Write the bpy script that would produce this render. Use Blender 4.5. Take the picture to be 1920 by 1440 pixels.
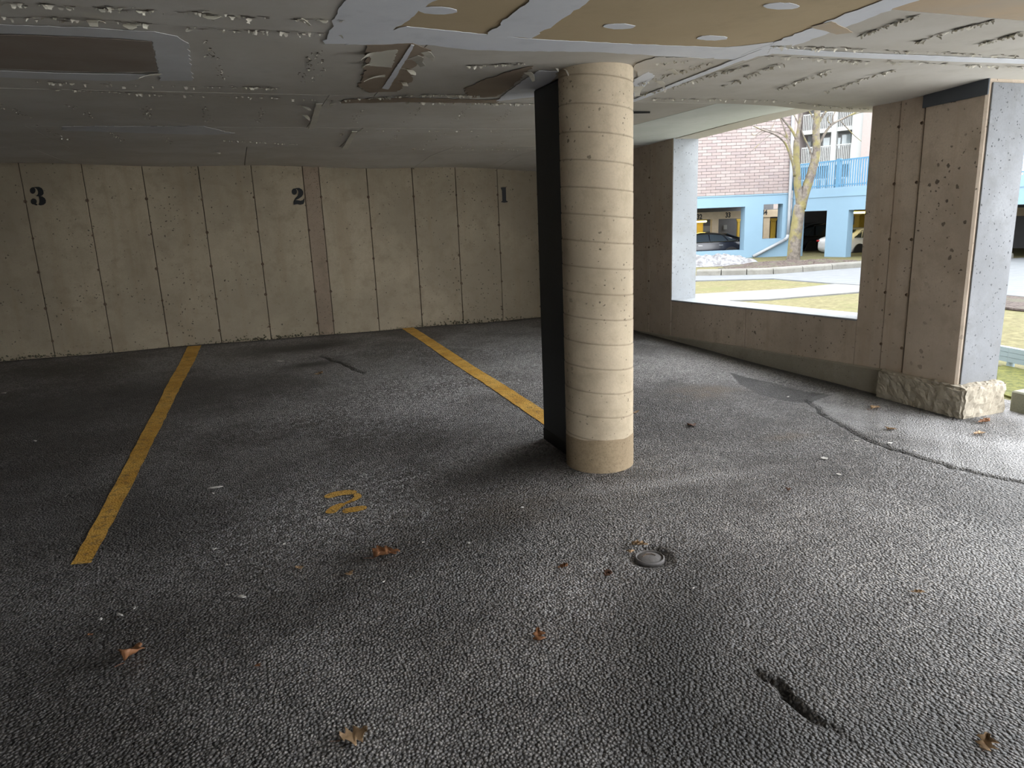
import bpy, bmesh, math, random
import numpy as np
from mathutils import Vector, Matrix, noise as mnoise

for o in list(bpy.data.objects): bpy.data.objects.remove(o)
scene = bpy.context.scene
col = scene.collection
R = math.radians

# ------------------------------------------------------------------ camera
# building frame: X across the back wall, Y into the garage, Z up, eye 1.5 m over the asphalt
YAW, PITCH, ROLL, FPX, EYE = R(20.5), R(13.25), R(-2.3), 1320.0, 1.5
def cam_axes():
    cp, sp = math.cos(PITCH), math.sin(PITCH)
    fwd, up, rt = np.array([0, cp, -sp]), np.array([0, sp, cp]), np.array([1., 0, 0])
    c, s = math.cos(ROLL), math.sin(ROLL)
    r2, u2 = c*rt + s*up, -s*rt + c*up
    cy, sy = math.cos(YAW), math.sin(YAW)
    Y = np.array([[cy, sy, 0], [-sy, cy, 0], [0, 0, 1.]])
    return Y @ r2, Y @ u2, Y @ fwd
CR, CU, CF = cam_axes()
cd = bpy.data.cameras.new('camera')
cam = bpy.data.objects.new('camera', cd); col.objects.link(cam)
cd.sensor_fit = 'HORIZONTAL'; cd.sensor_width = 36.0; cd.lens = FPX/1920*36.0
cd.clip_start = 0.05; cd.clip_end = 500
cam.matrix_world = Matrix(((CR[0], CU[0], -CF[0], 0), (CR[1], CU[1], -CF[1], 0), (CR[2], CU[2], -CF[2], EYE), (0, 0, 0, 1)))
scene.camera = cam

# ------------------------------------------------------------------ sky (overcast day) and exposure
world = bpy.data.worlds.new('overcast'); scene.world = world
world.use_nodes = True
bg = world.node_tree.nodes['Background']
bg.inputs[0].default_value = (0.95, 0.975, 1.0, 1); bg.inputs[1].default_value = 1.0
scene.view_settings.view_transform = 'Standard'; scene.view_settings.look = 'None'
scene.view_settings.gamma = 1.0; scene.view_settings.use_curve_mapping = False
scene.view_settings.exposure = 3.15

# ------------------------------------------------------------------ measuring helpers: a photo point on a known plane of the place
EYEP = np.array([0, 0, EYE])
SY, CY = math.sin(YAW), math.cos(YAW)
def ray(x, y): return CR*(x-960)/FPX - CU*(y-720)/FPX + CF
def atZ(x, y, Z): r = ray(x, y); return EYEP + r*(Z-EYE)/r[2]
def atX(x, y, X): r = ray(x, y); return EYEP + r*X/r[0]
def atY(x, y, Yv): r = ray(x, y); return EYEP + r*Yv/r[1]
def atD(x, y, d): r = ray(x, y); return EYEP + r*d/(r[0]*SY + r[1]*CY)
GS = 0.0208                                                # the ground outside falls away gently
def gz(X, Y): return -GS*(X*SY + Y*CY)
def atG(x, y, up=0.0):
    r = ray(x, y); return EYEP + r*(up-EYE)/(r[2] + GS*(r[0]*SY + r[1]*CY))
def yaw(x, d, z=0.0): return np.array([x*CY + d*SY, -x*SY + d*CY, z])     # side/depth seen from the eye -> place
def sstep(a, b, x):
    t = min(1.0, max(0.0, (x-a)/(b-a))); return t*t*(3-2*t)
def lerp_pts(pts, x):
    for (x0, y0), (x1, y1) in zip(pts, pts[1:]):
        if x <= x1: return y0 + (y1-y0)*max(0.0, (x-x0)/(x1-x0))
    return pts[-1][1]

# ------------------------------------------------------------------ object helpers
def tag(o, label=None, cat=None, group=None, kind=None):
    if label: o['label'] = label
    if cat: o['category'] = cat
    if group: o['group'] = group
    if kind: o['kind'] = kind
    return o
def empty(name, loc=(0, 0, 0), parent=None):
    o = bpy.data.objects.new(name, None); col.objects.link(o); o.location = loc; o.empty_display_size = 0.1
    if parent: o.parent = parent
    return o
def mesh_obj(name, me, mat, parent=None):
    o = bpy.data.objects.new(name, me); col.objects.link(o)
    if mat and not me.materials: me.materials.append(mat)
    if parent: o.parent = parent
    return o
class MB:
    def __init__(s): s.v = []; s.f = []
    def add(s, vs, fs):
        b = len(s.v); s.v += [tuple(float(c) for c in p) for p in vs]; s.f += [tuple(b+i for i in f) for f in fs]; return s
    def box(s, a, b):
        x0, y0, z0 = a; x1, y1, z1 = b
        return s.add([(x0,y0,z0),(x1,y0,z0),(x1,y1,z0),(x0,y1,z0),(x0,y0,z1),(x1,y0,z1),(x1,y1,z1),(x0,y1,z1)],
                     [(0,3,2,1),(4,5,6,7),(0,1,5,4),(1,2,6,5),(2,3,7,6),(3,0,4,7)])
    def prism(s, poly, d):                                  # polygon of 3D points swept along d
        n = len(poly); d = np.array(d, float); top = [np.array(p, float)+d for p in poly]
        fs = [tuple(range(n))[::-1], tuple(range(n, 2*n))] + [(i, (i+1) % n, n+(i+1) % n, n+i) for i in range(n)]
        return s.add(list(poly)+top, fs)
    def tube(s, pts, rad, n=8, cap=True):
        pts = [Vector(p) for p in pts]; b = len(s.v); m = len(pts)
        for i, p in enumerate(pts):
            t = (pts[min(i+1, m-1)] - pts[max(i-1, 0)]).normalized()
            a = t.orthogonal().normalized() if i == 0 else (a - t*a.dot(t)).normalized()
            c = t.cross(a); r = rad[i] if hasattr(rad, '__len__') else rad
            for k in range(n):
                w = 2*math.pi*k/n; s.v.append(tuple(p + a*math.cos(w)*r + c*math.sin(w)*r))
        for i in range(m-1):
            for k in range(n):
                s.f.append((b+i*n+k, b+i*n+(k+1) % n, b+(i+1)*n+(k+1) % n, b+(i+1)*n+k))
        if cap: s.f.append(tuple(b+k for k in range(n))[::-1]); s.f.append(tuple(b+(m-1)*n+k for k in range(n)))
        return s
    def lathe(s, prof, n=24, axis='z', o=(0, 0, 0)):        # prof [(r, h)]
        b = len(s.v); m = len(prof)
        for r, h in prof:
            for k in range(n):
                w = 2*math.pi*k/n; a, c = r*math.cos(w), r*math.sin(w)
                s.v.append((o[0]+a, o[1]+c, o[2]+h) if axis == 'z' else (o[0]+a, o[1]+h, o[2]+c))
        for i in range(m-1):
            for k in range(n):
                q = (b+i*n+k, b+i*n+(k+1) % n, b+(i+1)*n+(k+1) % n, b+(i+1)*n+k)
                s.f.append(q if axis == 'z' else q[::-1])
        s.f.append(tuple(b+k for k in range(n))[::-1]); s.f.append(tuple(b+(m-1)*n+k for k in range(n)))
        return s
    def mesh(s, name, smooth=False):
        me = bpy.data.meshes.new(name); me.from_pydata(s.v, [], s.f); me.validate()
        bm = bmesh.new(); bm.from_mesh(me); bmesh.ops.recalc_face_normals(bm, faces=bm.faces); bm.to_mesh(me); bm.free()
        if smooth: me.shade_smooth()
        return me
    def build(s, name, mat, parent=None, smooth=False, bevel=0.0):
        me = s.mesh(name, smooth)
        if bevel:
            bm = bmesh.new(); bm.from_mesh(me)
            bmesh.ops.bevel(bm, geom=[e for e in bm.edges if len(e.link_faces) == 2 and e.calc_face_angle(0) > 0.6], offset=bevel, segments=1, affect='EDGES')
            bm.to_mesh(me); bm.free()
        return mesh_obj(name, me, mat, parent)
def copy_tree(o, parent=None):
    c = o.copy(); col.objects.link(c); c.parent = parent
    for ch in o.children: copy_tree(ch, c)
    return c

# ------------------------------------------------------------------ materials
class NT:
    def __init__(s, name):
        s.m = bpy.data.materials.new(name); s.m.use_nodes = True; s.t = s.m.node_tree
        s.bsdf = s.t.nodes['Principled BSDF']; s.pos = None
    def n(s, kind, **kw):
        nd = s.t.nodes.new(kind)
        for k, v in kw.items():
            if k.startswith('i_'): nd.inputs[k[2:].replace('_', ' ')].default_value = v
            else: setattr(nd, k, v)
        return nd
    def l(s, a, b): s.t.links.new(a, b)
    def P(s):
        if not s.pos: s.pos = s.n('ShaderNodeNewGeometry').outputs['Position']
        return s.pos
    def noise(s, scale, detail=4, rough=0.55, vec=None, stretch=None):
        nd = s.n('ShaderNodeTexNoise'); nd.inputs['Scale'].default_value = scale; nd.inputs['Detail'].default_value = detail; nd.inputs['Roughness'].default_value = rough
        v = vec or s.P()
        if stretch:
            mp = s.n('ShaderNodeMapping'); mp.inputs['Scale'].default_value = stretch; s.l(v, mp.inputs['Vector']); v = mp.outputs[0]
        s.l(v, nd.inputs['Vector']); return nd.outputs['Fac']
    def voro(s, scale, feature='F1', rand=1.0):
        nd = s.n('ShaderNodeTexVoronoi', feature=feature); nd.inputs['Scale'].default_value = scale; nd.inputs['Randomness'].default_value = rand
        s.l(s.P(), nd.inputs['Vector']); return nd
    def ramp(s, fac, a, b, c0=(0, 0, 0, 1), c1=(1, 1, 1, 1)):
        nd = s.n('ShaderNodeMapRange'); nd.interpolation_type = 'SMOOTHSTEP'
        nd.inputs['From Min'].default_value = a; nd.inputs['From Max'].default_value = b
        s.l(fac, nd.inputs['Value']); return nd.outputs[0]
    def mix(s, fac, a, b, blend='MIX'):
        nd = s.n('ShaderNodeMix', data_type='RGBA', blend_type=blend)
        for sock, v in ((nd.inputs[0], fac), (nd.inputs[6], a), (nd.inputs[7], b)):
            if isinstance(v, (int, float)): sock.default_value = v
            elif isinstance(v, tuple): sock.default_value = (*v[:3], 1)
            else: s.l(v, sock)
        return nd.outputs[2]
    def math(s, op, a, b=0.0):
        nd = s.n('ShaderNodeMath', operation=op)
        for i, v in enumerate((a, b)):
            if isinstance(v, (int, float)): nd.inputs[i].default_value = v
            else: s.l(v, nd.inputs[i])
        return nd.outputs[0]
    def attr(s, name):
        return s.n('ShaderNodeAttribute', attribute_name=name).outputs['Fac']
    def out(s, colr, rough=0.8, bump=None, bdist=0.003, bstr=1.0, spec=0.4, metal=0.0):
        b = s.bsdf
        if isinstance(colr, tuple): b.inputs['Base Color'].default_value = (*colr[:3], 1)
        else: s.l(colr, b.inputs['Base Color'])
        if isinstance(rough, (int, float)): b.inputs['Roughness'].default_value = rough
        else: s.l(rough, b.inputs['Roughness'])
        b.inputs['Specular IOR Level'].default_value = spec; b.inputs['Metallic'].default_value = metal
        if bump is not None:
            bp = s.n('ShaderNodeBump'); bp.inputs['Distance'].default_value = bdist; bp.inputs['Strength'].default_value = bstr
            s.l(bump, bp.inputs['Height']); s.l(bp.outputs[0], b.inputs['Normal'])
        return s.m
M = {}
def plain(name, c, rough=0.7, spec=0.4, metal=0.0, var=0.12, scale=6.0, bump=0.0):
    t = NT(name); nf = t.noise(scale, 5)
    cc = t.mix(nf, tuple(x*(1-var) for x in c), tuple(min(1, x*(1+var)) for x in c))
    M[name] = t.out(cc, rough, nf if bump else None, bump or 0.003, 1.0, spec, metal); return M[name]

def concrete(name, c, pit=0.75, pit_scale=16.0, streak=0.35, stain=(0.35, 0.30, 0.24), fine=0.5):
    t = NT(name)
    big = t.noise(0.9, 6, 0.6); mid = t.noise(7, 6, 0.65); sm = t.noise(90, 3, 0.6)
    st = t.noise(1.0, 5, 0.6, stretch=(6, 6, 0.5))
    cc = t.mix(t.ramp(big, 0.35, 0.68), tuple(x*0.80 for x in c), tuple(x*1.13 for x in c))
    cc = t.mix(t.math('MULTIPLY', t.ramp(mid, 0.45, 0.72), 0.55), cc, tuple(a*b for a, b in zip(c, (0.66, 0.64, 0.6))))
    cc = t.mix(t.math('MULTIPLY', t.ramp(st, 0.5, 0.72), streak), cc, tuple(a*b for a, b in zip(c, (0.72, 0.64, 0.55))))
    cc = t.mix(t.math('MULTIPLY', t.ramp(sm, 0.4, 0.75), fine), cc, tuple(x*0.78 for x in c))
    hole = None
    nz3 = t.n('ShaderNodeTexNoise'); nz3.inputs['Scale'].default_value = pit_scale*2.2; t.l(t.P(), nz3.inputs['Vector'])
    vm = t.n('ShaderNodeVectorMath', operation='MULTIPLY_ADD'); t.l(nz3.outputs['Color'], vm.inputs[0]); vm.inputs[1].default_value = (0.5/pit_scale,)*3; t.l(t.P(), vm.inputs[2]); wob = vm.outputs[0]
    for sc, thr, keep in ((pit_scale, 0.24, 0.50), (pit_scale*2.3, 0.27, 0.45)):
        v = t.voro(sc); sep = t.n('ShaderNodeSeparateColor'); t.l(v.outputs['Color'], sep.inputs[0]); t.l(wob, v.inputs['Vector'])
        rad = t.math('MULTIPLY', sep.outputs[1], thr)
        m = t.math('MULTIPLY', t.math('LESS_THAN', v.outputs['Distance'], rad), t.math('GREATER_THAN', sep.outputs[0], keep))
        hole = m if hole is None else t.math('MAXIMUM', hole, m)
    hole = t.math('MULTIPLY', hole, t.ramp(t.noise(2.2, 3), 0.3, 0.6))
    cc = t.mix(t.math('MULTIPLY', hole, pit), cc, tuple(x*0.22 for x in c))
    h = t.math('SUBTRACT', t.math('ADD', t.math('MULTIPLY', mid, 0.5), t.math('MULTIPLY', sm, 0.25)), hole)
    M[name] = t.out(cc, 0.88, h, 0.004, 0.9, 0.25); return M[name]
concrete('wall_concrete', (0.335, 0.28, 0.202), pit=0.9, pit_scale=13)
concrete('wall_filler', (0.27, 0.21, 0.155), pit=0.75, pit_scale=20)
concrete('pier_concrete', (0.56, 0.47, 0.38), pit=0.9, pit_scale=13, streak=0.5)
concrete('pier_end_grey', (0.224, 0.232, 0.246), pit=0.9, pit_scale=22, streak=0.1)  # cooler grey than the rest of the pier, for its end face
concrete('sill_concrete', (0.341, 0.361, 0.382), pit=0.5, pit_scale=22, streak=0.1)
concrete('footing_concrete', (0.36, 0.33, 0.27), pit=0.6, pit_scale=40, streak=0.2, fine=0.9)
concrete('footing_rough', (0.42, 0.375, 0.30), pit=0.8, pit_scale=60, streak=0.2, fine=1.0)
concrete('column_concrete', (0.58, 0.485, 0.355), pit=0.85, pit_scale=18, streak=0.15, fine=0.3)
concrete('column_band', (0.37, 0.285, 0.185), pit=0.6, pit_scale=45, streak=0.1, fine=1.0)
concrete('curb_concrete', (0.129, 0.125, 0.112), pit=0.4, pit_scale=30, streak=0.1)
concrete('curb_mossy', (0.27, 0.275, 0.215), pit=0.6, pit_scale=40, streak=0.3, fine=0.9)
plain('joint_dark', (0.10, 0.085, 0.065), 0.9)
plain('tie_rust', (0.13, 0.09, 0.06), 0.9, var=0.4, scale=60)
plain('black_paint', (0.006, 0.006, 0.007), 0.6, var=0.2, scale=40)
plain('slate_paint', (0.030, 0.036, 0.040), 0.55, var=0.15, scale=5)
plain('steel_grey', (0.075, 0.085, 0.10), 0.55, var=0.2)
plain('dirt', (0.10, 0.095, 0.062), 0.95, var=0.6, scale=40, bump=0.01)
plain('cap_metal', (0.20, 0.19, 0.19), 0.7, var=0.35, scale=40, bump=0.003)

def board(name, c, c2, rough=0.85):
    t = NT(name)
    big = t.noise(1.6, 5, 0.6); mid = t.noise(9, 5, 0.6); fine = t.noise(140, 2)
    cc = t.mix(t.ramp(big, 0.35, 0.68), c, c2)
    cc = t.mix(t.math('MULTIPLY', t.ramp(mid, 0.5, 0.8), 0.35), cc, tuple(x*0.8 for x in c))
    M[name] = t.out(cc, rough, t.math('ADD', mid, t.math('MULTIPLY', fine, 0.2)), 0.002, 0.6, 0.25)
board('old_board', (0.55, 0.515, 0.455), (0.62, 0.59, 0.54))
board('daylit_board', (0.68, 0.71, 0.67), (0.74, 0.76, 0.73))  # daylight on the splayed boards by the opening, put into a paler colour
board('tan_board', (0.50, 0.395, 0.25), (0.54, 0.43, 0.28))
board('rose_board', (0.56, 0.44, 0.31), (0.48, 0.43, 0.36))
board('torn_paper', (0.30, 0.235, 0.18), (0.36, 0.29, 0.22))
board('compound', (0.74, 0.76, 0.81), (0.82, 0.835, 0.87))
board('compound_old', (0.58, 0.575, 0.575), (0.66, 0.66, 0.665))
board('flake_paint', (0.58, 0.545, 0.46), (0.70, 0.665, 0.57))
board('tear_dark', (0.10, 0.08, 0.06), (0.18, 0.145, 0.11))
board('brown_patch', (0.25, 0.20, 0.165), (0.30, 0.26, 0.22))

def asphalt():
    t = NT('asphalt')
    v = t.voro(88); sep = t.n('ShaderNodeSeparateColor'); t.l(v.outputs['Color'], sep.inputs[0])
    big = t.noise(0.8, 6, 0.62); mid = t.noise(4.5, 6, 0.65); fine = t.noise(260, 2)
    base = t.mix(t.ramp(big, 0.40, 0.60), (0.105, 0.097, 0.092), (0.255, 0.248, 0.245))
    base = t.mix(t.math('MULTIPLY', t.ramp(mid, 0.5, 0.72), 0.55), base, (0.28, 0.27, 0.265))
    stone = t.mix(sep.outputs[0], (0.35, 0.35, 0.35), (2.0, 1.97, 1.93))
    cc = t.mix(1.0, base, stone, 'MULTIPLY')
    gap = t.ramp(v.outputs['Distance'], 0.35, 0.62)
    cc = t.mix(t.math('MULTIPLY', gap, 0.65), cc, (0.028, 0.026, 0.025))
    # salt dust on the stone tops
    dust = t.attr('dust')
    dm = t.math('MULTIPLY', dust, t.math('MULTIPLY', t.ramp(t.noise(30, 4, 0.7), 0.42, 0.62), t.math('GREATER_THAN', sep.outputs[1], 0.45)))
    cc = t.mix(dm, cc, (0.50, 0.50, 0.51))
    speck = t.math('GREATER_THAN', sep.outputs[2], 0.985)
    cc = t.mix(t.math('MULTIPLY', speck, 0.6), cc, (0.42, 0.40, 0.38))
    cc = t.mix(t.math('MULTIPLY', t.attr('worn'), 0.75), cc, t.mix(t.noise(12, 5), (0.32, 0.32, 0.325), (0.44, 0.44, 0.445)))
    cc = t.mix(t.math('MULTIPLY', t.attr('rust'), t.ramp(mid, 0.3, 0.6)), cc, (0.15, 0.115, 0.08))
    cc = t.mix(t.attr('dark_patch'), cc, t.mix(0.78, cc, (0.026, 0.024, 0.023)))
    cc = t.mix(t.math('MULTIPLY', t.attr('pale'), 0.6), cc, t.mix(1.0, cc, (1.9, 1.88, 1.88), 'MULTIPLY'))
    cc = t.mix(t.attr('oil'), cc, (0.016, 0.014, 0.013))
    cc = t.mix(t.attr('crack'), cc, (0.008, 0.008, 0.008))
    h = t.math('ADD', t.math('SUBTRACT', 1.0, t.math('MULTIPLY', v.outputs['Distance'], 1.1)), t.math('MULTIPLY', sep.outputs[1], 0.45))
    h = t.math('ADD', h, t.math('MULTIPLY', fine, 0.25))
    keep = t.math('SUBTRACT', 1.0, t.math('MULTIPLY', t.attr('smooth'), 0.75))
    h = t.math('MULTIPLY', h, keep)
    rg = t.math('ADD', 0.45, t.math('MULTIPLY', mid, 0.25))
    M['asphalt'] = t.out(cc, rg, h, 0.018, 1.0, 0.6)
asphalt()
def paint_line():
    t = NT('yellow_paint')
    wear = t.ramp(t.noise(28, 6, 0.75), 0.50, 0.72)
    wear = t.math('MULTIPLY', wear, t.attr('wear'))
    v = t.voro(88)
    cc = t.mix(t.ramp(t.noise(5, 5), 0.3, 0.7), (0.62, 0.33, 0.05), (0.78, 0.47, 0.11))
    cc = t.mix(t.math('MULTIPLY', t.ramp(t.noise(14, 5, 0.7), 0.45, 0.75), 0.5), cc, (0.27, 0.16, 0.05))
    cc = t.mix(wear, cc, (0.06, 0.055, 0.05))
    M['yellow_paint'] = t.out(cc, 0.7, t.math('SUBTRACT', 1.0, v.outputs['Distance']), 0.004, 0.8, 0.3)
paint_line()
def leafmat(name, c):
    t = NT(name); nf = t.noise(45, 4)
    M[name] = t.out(t.mix(nf, tuple(x*0.45 for x in c), tuple(x*1.3 for x in c)), 0.6, nf, 0.002, 0.6)
leafmat('leaf_brown', (0.30, 0.135, 0.06)); leafmat('leaf_tan', (0.42, 0.28, 0.16)); leafmat('leaf_dark', (0.15, 0.075, 0.045))
plain('chip_white', (0.62, 0.60, 0.57), 0.7, var=0.2, scale=60)
# outdoors
def ground(name, a, b, scale, b2=None, bump=0.02):
    t = NT(name); n1 = t.noise(scale, 6, 0.7); n2 = t.noise(scale*0.15, 4)
    cc = t.mix(t.ramp(n1, 0.35, 0.68), a, b)
    if b2: cc = t.mix(t.math('MULTIPLY', t.ramp(n2, 0.48, 0.62), 0.7), cc, b2)
    M[name] = t.out(cc, 0.9, n1, bump, 0.8, 0.2)
ground('grass', (0.068, 0.060, 0.026), (0.120, 0.108, 0.052), 9.0, (0.080, 0.080, 0.030))
ground('moss', (0.050, 0.056, 0.014), (0.112, 0.112, 0.027), 14.0)
ground('road', (0.093, 0.098, 0.104), (0.109, 0.115, 0.120), 3.0, bump=0.004)
ground('drive_bounce', (0.60, 0.60, 0.59), (0.68, 0.68, 0.66), 3.0, bump=0.004)  # unseen driveway, albedo raised to bounce daylight onto the ceiling
ground('path_concrete', (0.104, 0.104, 0.101), (0.124, 0.124, 0.120), 4.0, bump=0.004)
ground('mulch', (0.034, 0.025, 0.021), (0.095, 0.075, 0.067), 16.0, (0.073, 0.073, 0.050), bump=0.06)
ground('snow', (0.084, 0.081, 0.084), (0.201, 0.207, 0.218), 5.0, bump=0.05)
plain('blue_wall', (0.127, 0.201, 0.262), 0.75, var=0.06, scale=1.5)
plain('blue_rail', (0.053, 0.140, 0.224), 0.6, var=0.08)
plain('pale_rail', (0.23, 0.30, 0.34), 0.6, var=0.06)
plain('white_pipe', (0.190, 0.201, 0.213), 0.5, var=0.05)
plain('cream_wall', (0.168, 0.170, 0.168), 0.8, var=0.05)
plain('cream_trim', (0.207, 0.213, 0.210), 0.7, var=0.04)
plain('mortar', (0.262, 0.251, 0.245), 0.9, var=0.08)
plain('soffit_grey', (0.30, 0.30, 0.30), 0.8)
for k, c in enumerate(((0.190, 0.155, 0.148), (0.207, 0.176, 0.168), (0.179, 0.148, 0.145))): plain('brick_%d' % k, c, 0.85, var=0.12, scale=9)
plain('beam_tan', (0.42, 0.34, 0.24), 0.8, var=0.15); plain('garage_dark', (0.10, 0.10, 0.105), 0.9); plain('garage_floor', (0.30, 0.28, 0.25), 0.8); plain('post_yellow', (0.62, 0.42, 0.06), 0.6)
plain('car_black', (0.012, 0.014, 0.022), 0.18, 0.6); plain('car_white', (0.75, 0.76, 0.77), 0.25, 0.5); plain('car_navy', (0.010, 0.011, 0.016), 0.2, 0.6)
plain('tyre', (0.014, 0.014, 0.015), 0.8); plain('rim_grey', (0.30, 0.31, 0.33), 0.35, metal=0.7); plain('rim_black', (0.03, 0.03, 0.035), 0.35)
plain('chrome', (0.6, 0.6, 0.62), 0.2, metal=1.0); plain('tail_red', (0.45, 0.01, 0.015), 0.3)
t = NT('window_glass'); M['window_glass'] = t.out((0.03, 0.04, 0.05), 0.06, spec=0.8)
t = NT('curtain_glass'); M['curtain_glass'] = t.out((0.36, 0.42, 0.44), 0.12, spec=0.6)
def emit(name, c, s):
    t = NT(name); t.bsdf.inputs['Base Color'].default_value = (*c, 1); t.bsdf.inputs['Emission Color'].default_value = (*c, 1); t.bsdf.inputs['Emission Strength'].default_value = s; M[name] = t.m
emit('lamp_yellow', (1.0, 0.80, 0.22), 2.0)
def bark():
    t = NT('bark'); n1 = t.noise(6, 6, 0.7); n2 = t.noise(2.0, 4, 0.6)
    cc = t.mix(t.ramp(n1, 0.35, 0.7), (0.069, 0.059, 0.052), (0.138, 0.121, 0.103))
    cc = t.mix(t.math('MULTIPLY', t.ramp(n2, 0.45, 0.6), 0.7), cc, (0.138, 0.121, 0.041))
    M['bark'] = t.out(cc, 0.9, n1, 0.03, 0.8, 0.2)
bark()

# ------------------------------------------------------------------ floor
BW, RW, RO = 9.616, 4.68, 5.015          # back wall face, right wall inner and outer face
def seg_d(px, py, pts):
    best = np.full(px.shape, 9.0)
    for (x0, y0), (x1, y1) in zip(pts, pts[1:]):
        dx, dy = x1-x0, y1-y0; L = dx*dx+dy*dy
        tt = np.clip(((px-x0)*dx+(py-y0)*dy)/L, 0, 1)
        best = np.minimum(best, np.hypot(px-x0-tt*dx, py-y0-tt*dy))
    return best
def uvp(pts, Z=0.0): return [tuple(atZ(x, y, Z)[:2]) for x, y in pts]
def jag(pts, n, amp, seed):
    rnd = random.Random(seed); out = []
    for (x0, y0), (x1, y1) in zip(pts, pts[1:]):
        for i in range(n): q = i/n; out.append((x0+(x1-x0)*q+rnd.uniform(-amp, amp), y0+(y1-y0)*q+rnd.uniform(-amp, amp)))
    return out+[pts[-1]]
CR_EDGE = jag(uvp([(1515, 752), (1560, 790), (1640, 832), (1720, 858), (1800, 882), (1940, 912)]), 5, 0.018, 3)
CR_NEAR = jag(uvp([(1330, 1195), (1400, 1255), (1455, 1290), (1495, 1338), (1560, 1375), (1650, 1450)]), 4, 0.012, 4)
CR_BACK = jag(uvp([(600, 672), (640, 686), (682, 702)], 0.03), 5, 0.02, 5)
CR_TAR = jag(uvp([(1372, 705), (1420, 735), (1470, 750), (1515, 752)]), 4, 0.02, 6)
CAPC = atZ(1218, 1047, 0.0)[:2]
def floor_z(u, v):
    u = np.asarray(u, float); v = np.asarray(v, float)
    z = 0.01*np.clip(v/4, 0, 1) + 0.0138*np.clip(v-4, 0, 9) - 0.0105*np.clip(u, -6, 6)*np.clip(v, 0, 12)/9.6*np.clip((v-2)/5, 0, 1)
    z = z + 0.006*np.sin(u*1.7+v*0.9)*np.sin(v*1.3-u*0.6+1.0) + 0.004*np.sin(u*3.9+1.3)*np.sin(v*3.1+0.5)
    return z
def fz(u, v): return float(floor_z(u, v))
def atF(x, y):
    p = atZ(x, y, 0.0)
    for _ in range(4): p = atZ(x, y, fz(p[0], p[1]))
    return p
def build_floor():
    us = np.unique(np.concatenate([np.arange(-9, -2.6, 0.2), np.arange(-2.6, 4.9, 0.0155), np.arange(4.9, 5.4, 0.05)]))
    vs = np.unique(np.concatenate([np.arange(-7, 0.7, 0.2), np.arange(0.7, 5.6, 0.0155), np.arange(5.6, 9.66, 0.045)]))
    U, V = np.meshgrid(us, vs); z = floor_z(U, V)
    d1 = seg_d(U, V, CR_EDGE); d2 = seg_d(U, V, CR_NEAR); d3 = seg_d(U, V, CR_BACK)
    e = lambda d, w: np.exp(-(d/w)**2)
    # the apron beside the pier lies a touch lower than the lane, the near crack splits a bulge
    z -= 0.022*e(d1, 0.018) + 0.012*e(d3, 0.02)
    lift = e(d2, 0.30)*0.018; gc = atZ(1480, 1318, 0.0); gate = e(np.hypot(U-gc[0], V-gc[1]), 0.115)+0.10; z += lift - 0.032*e(d2, 0.012)*gate
    dc = np.hypot(U-CAPC[0], V-CAPC[1])
    z -= 0.020*(1-np.clip((dc-0.07)/0.045, 0, 1)) + 0.012*e(np.hypot(U-CAPC[0]-0.05, V-CAPC[1]-0.055), 0.05)
    co = np.stack([U, V, z], -1).reshape(-1, 3).astype(np.float32)
    nu, nv = len(us), len(vs); idx = np.arange(nu*nv).reshape(nv, nu)
    q = np.stack([idx[:-1, :-1], idx[:-1, 1:], idx[1:, 1:], idx[1:, :-1]], -1).reshape(-1, 4)
    me = bpy.data.meshes.new('floor'); me.vertices.add(len(co)); me.vertices.foreach_set('co', co.ravel())
    me.loops.add(q.size); me.loops.foreach_set('vertex_index', q.ravel().astype(np.int32)); me.polygons.add(len(q))
    me.polygons.foreach_set('loop_start', np.arange(0, q.size, 4, dtype=np.int32)); me.update(calc_edges=True); me.shade_smooth()
    def blob(x, y, rx, ry, rot=0.0, p=2.0):
        c = atZ(x, y, 0.0); du, dv = U-c[0], V-c[1]; cr, sr = math.cos(rot), math.sin(rot)
        a = (du*cr+dv*sr)/rx; b = (-du*sr+dv*cr)/ry; return np.exp(-(a*a+b*b)**(p/2))
    rs = np.random.RandomState(5)
    nz = sum(np.sin(U*k*rs.uniform(.7, 1.3)+V*k*rs.uniform(-1, 1)+rs.uniform(0, 6))*np.sin(V*k*rs.uniform(.7, 1.3)-U*k*rs.uniform(-1, 1)+rs.uniform(0, 6)) for k in (2.1, 3.7, 6.3, 9.1, 14.0))/2.2
    dust = np.clip(1.1*blob(640, 960, 0.75, 0.55) + 0.8*blob(830, 720, 1.5, 0.9) + 0.5*blob(700, 790, 1.2, 0.8) + 0.45*blob(1050, 1090, 0.7, 0.5) + 0.5*blob(900, 660, 1.5, .8) + 0.35*nz, 0, 1)
    oil = np.clip(1.1*blob(570, 662, 0.75, 0.28, 0.2) + 1.0*blob(585, 692, 0.35, 0.14) + 0.9*blob(990, 868, 0.45, 0.16, 0.3) + .5*blob(60, 720, 1.2, .5) + .4*blob(300, 1000, .8, .5) - 0.12 + 0.25*nz*(blob(590, 690, 1.2, 0.8)), 0, 0.85)  # oil stain by the back wall, darker patches beside the column and at left
    def inside(poly):
        P = uvp(poly); r = np.zeros(U.shape, bool)
        for (x0, y0), (x1, y1) in zip(P, P[1:]+P[:1]):
            r ^= ((y0 > V) != (y1 > V)) & (U < (x1-x0)*(V-y0)/(y1-y0+1e-12)+x0)
        return r
    cross = [(1515, 752), (1560, 790), (1640, 832), (1720, 858), (1800, 882), (1940, 912)]
    side = inside(cross+[(2300, 950), (2300, 760), (1880, 765), (1790, 790), (1655, 742), (1580, 735), (1530, 742)]).astype(float)
    side *= np.clip(0.6+0.5*nz, 0, 1)
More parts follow.
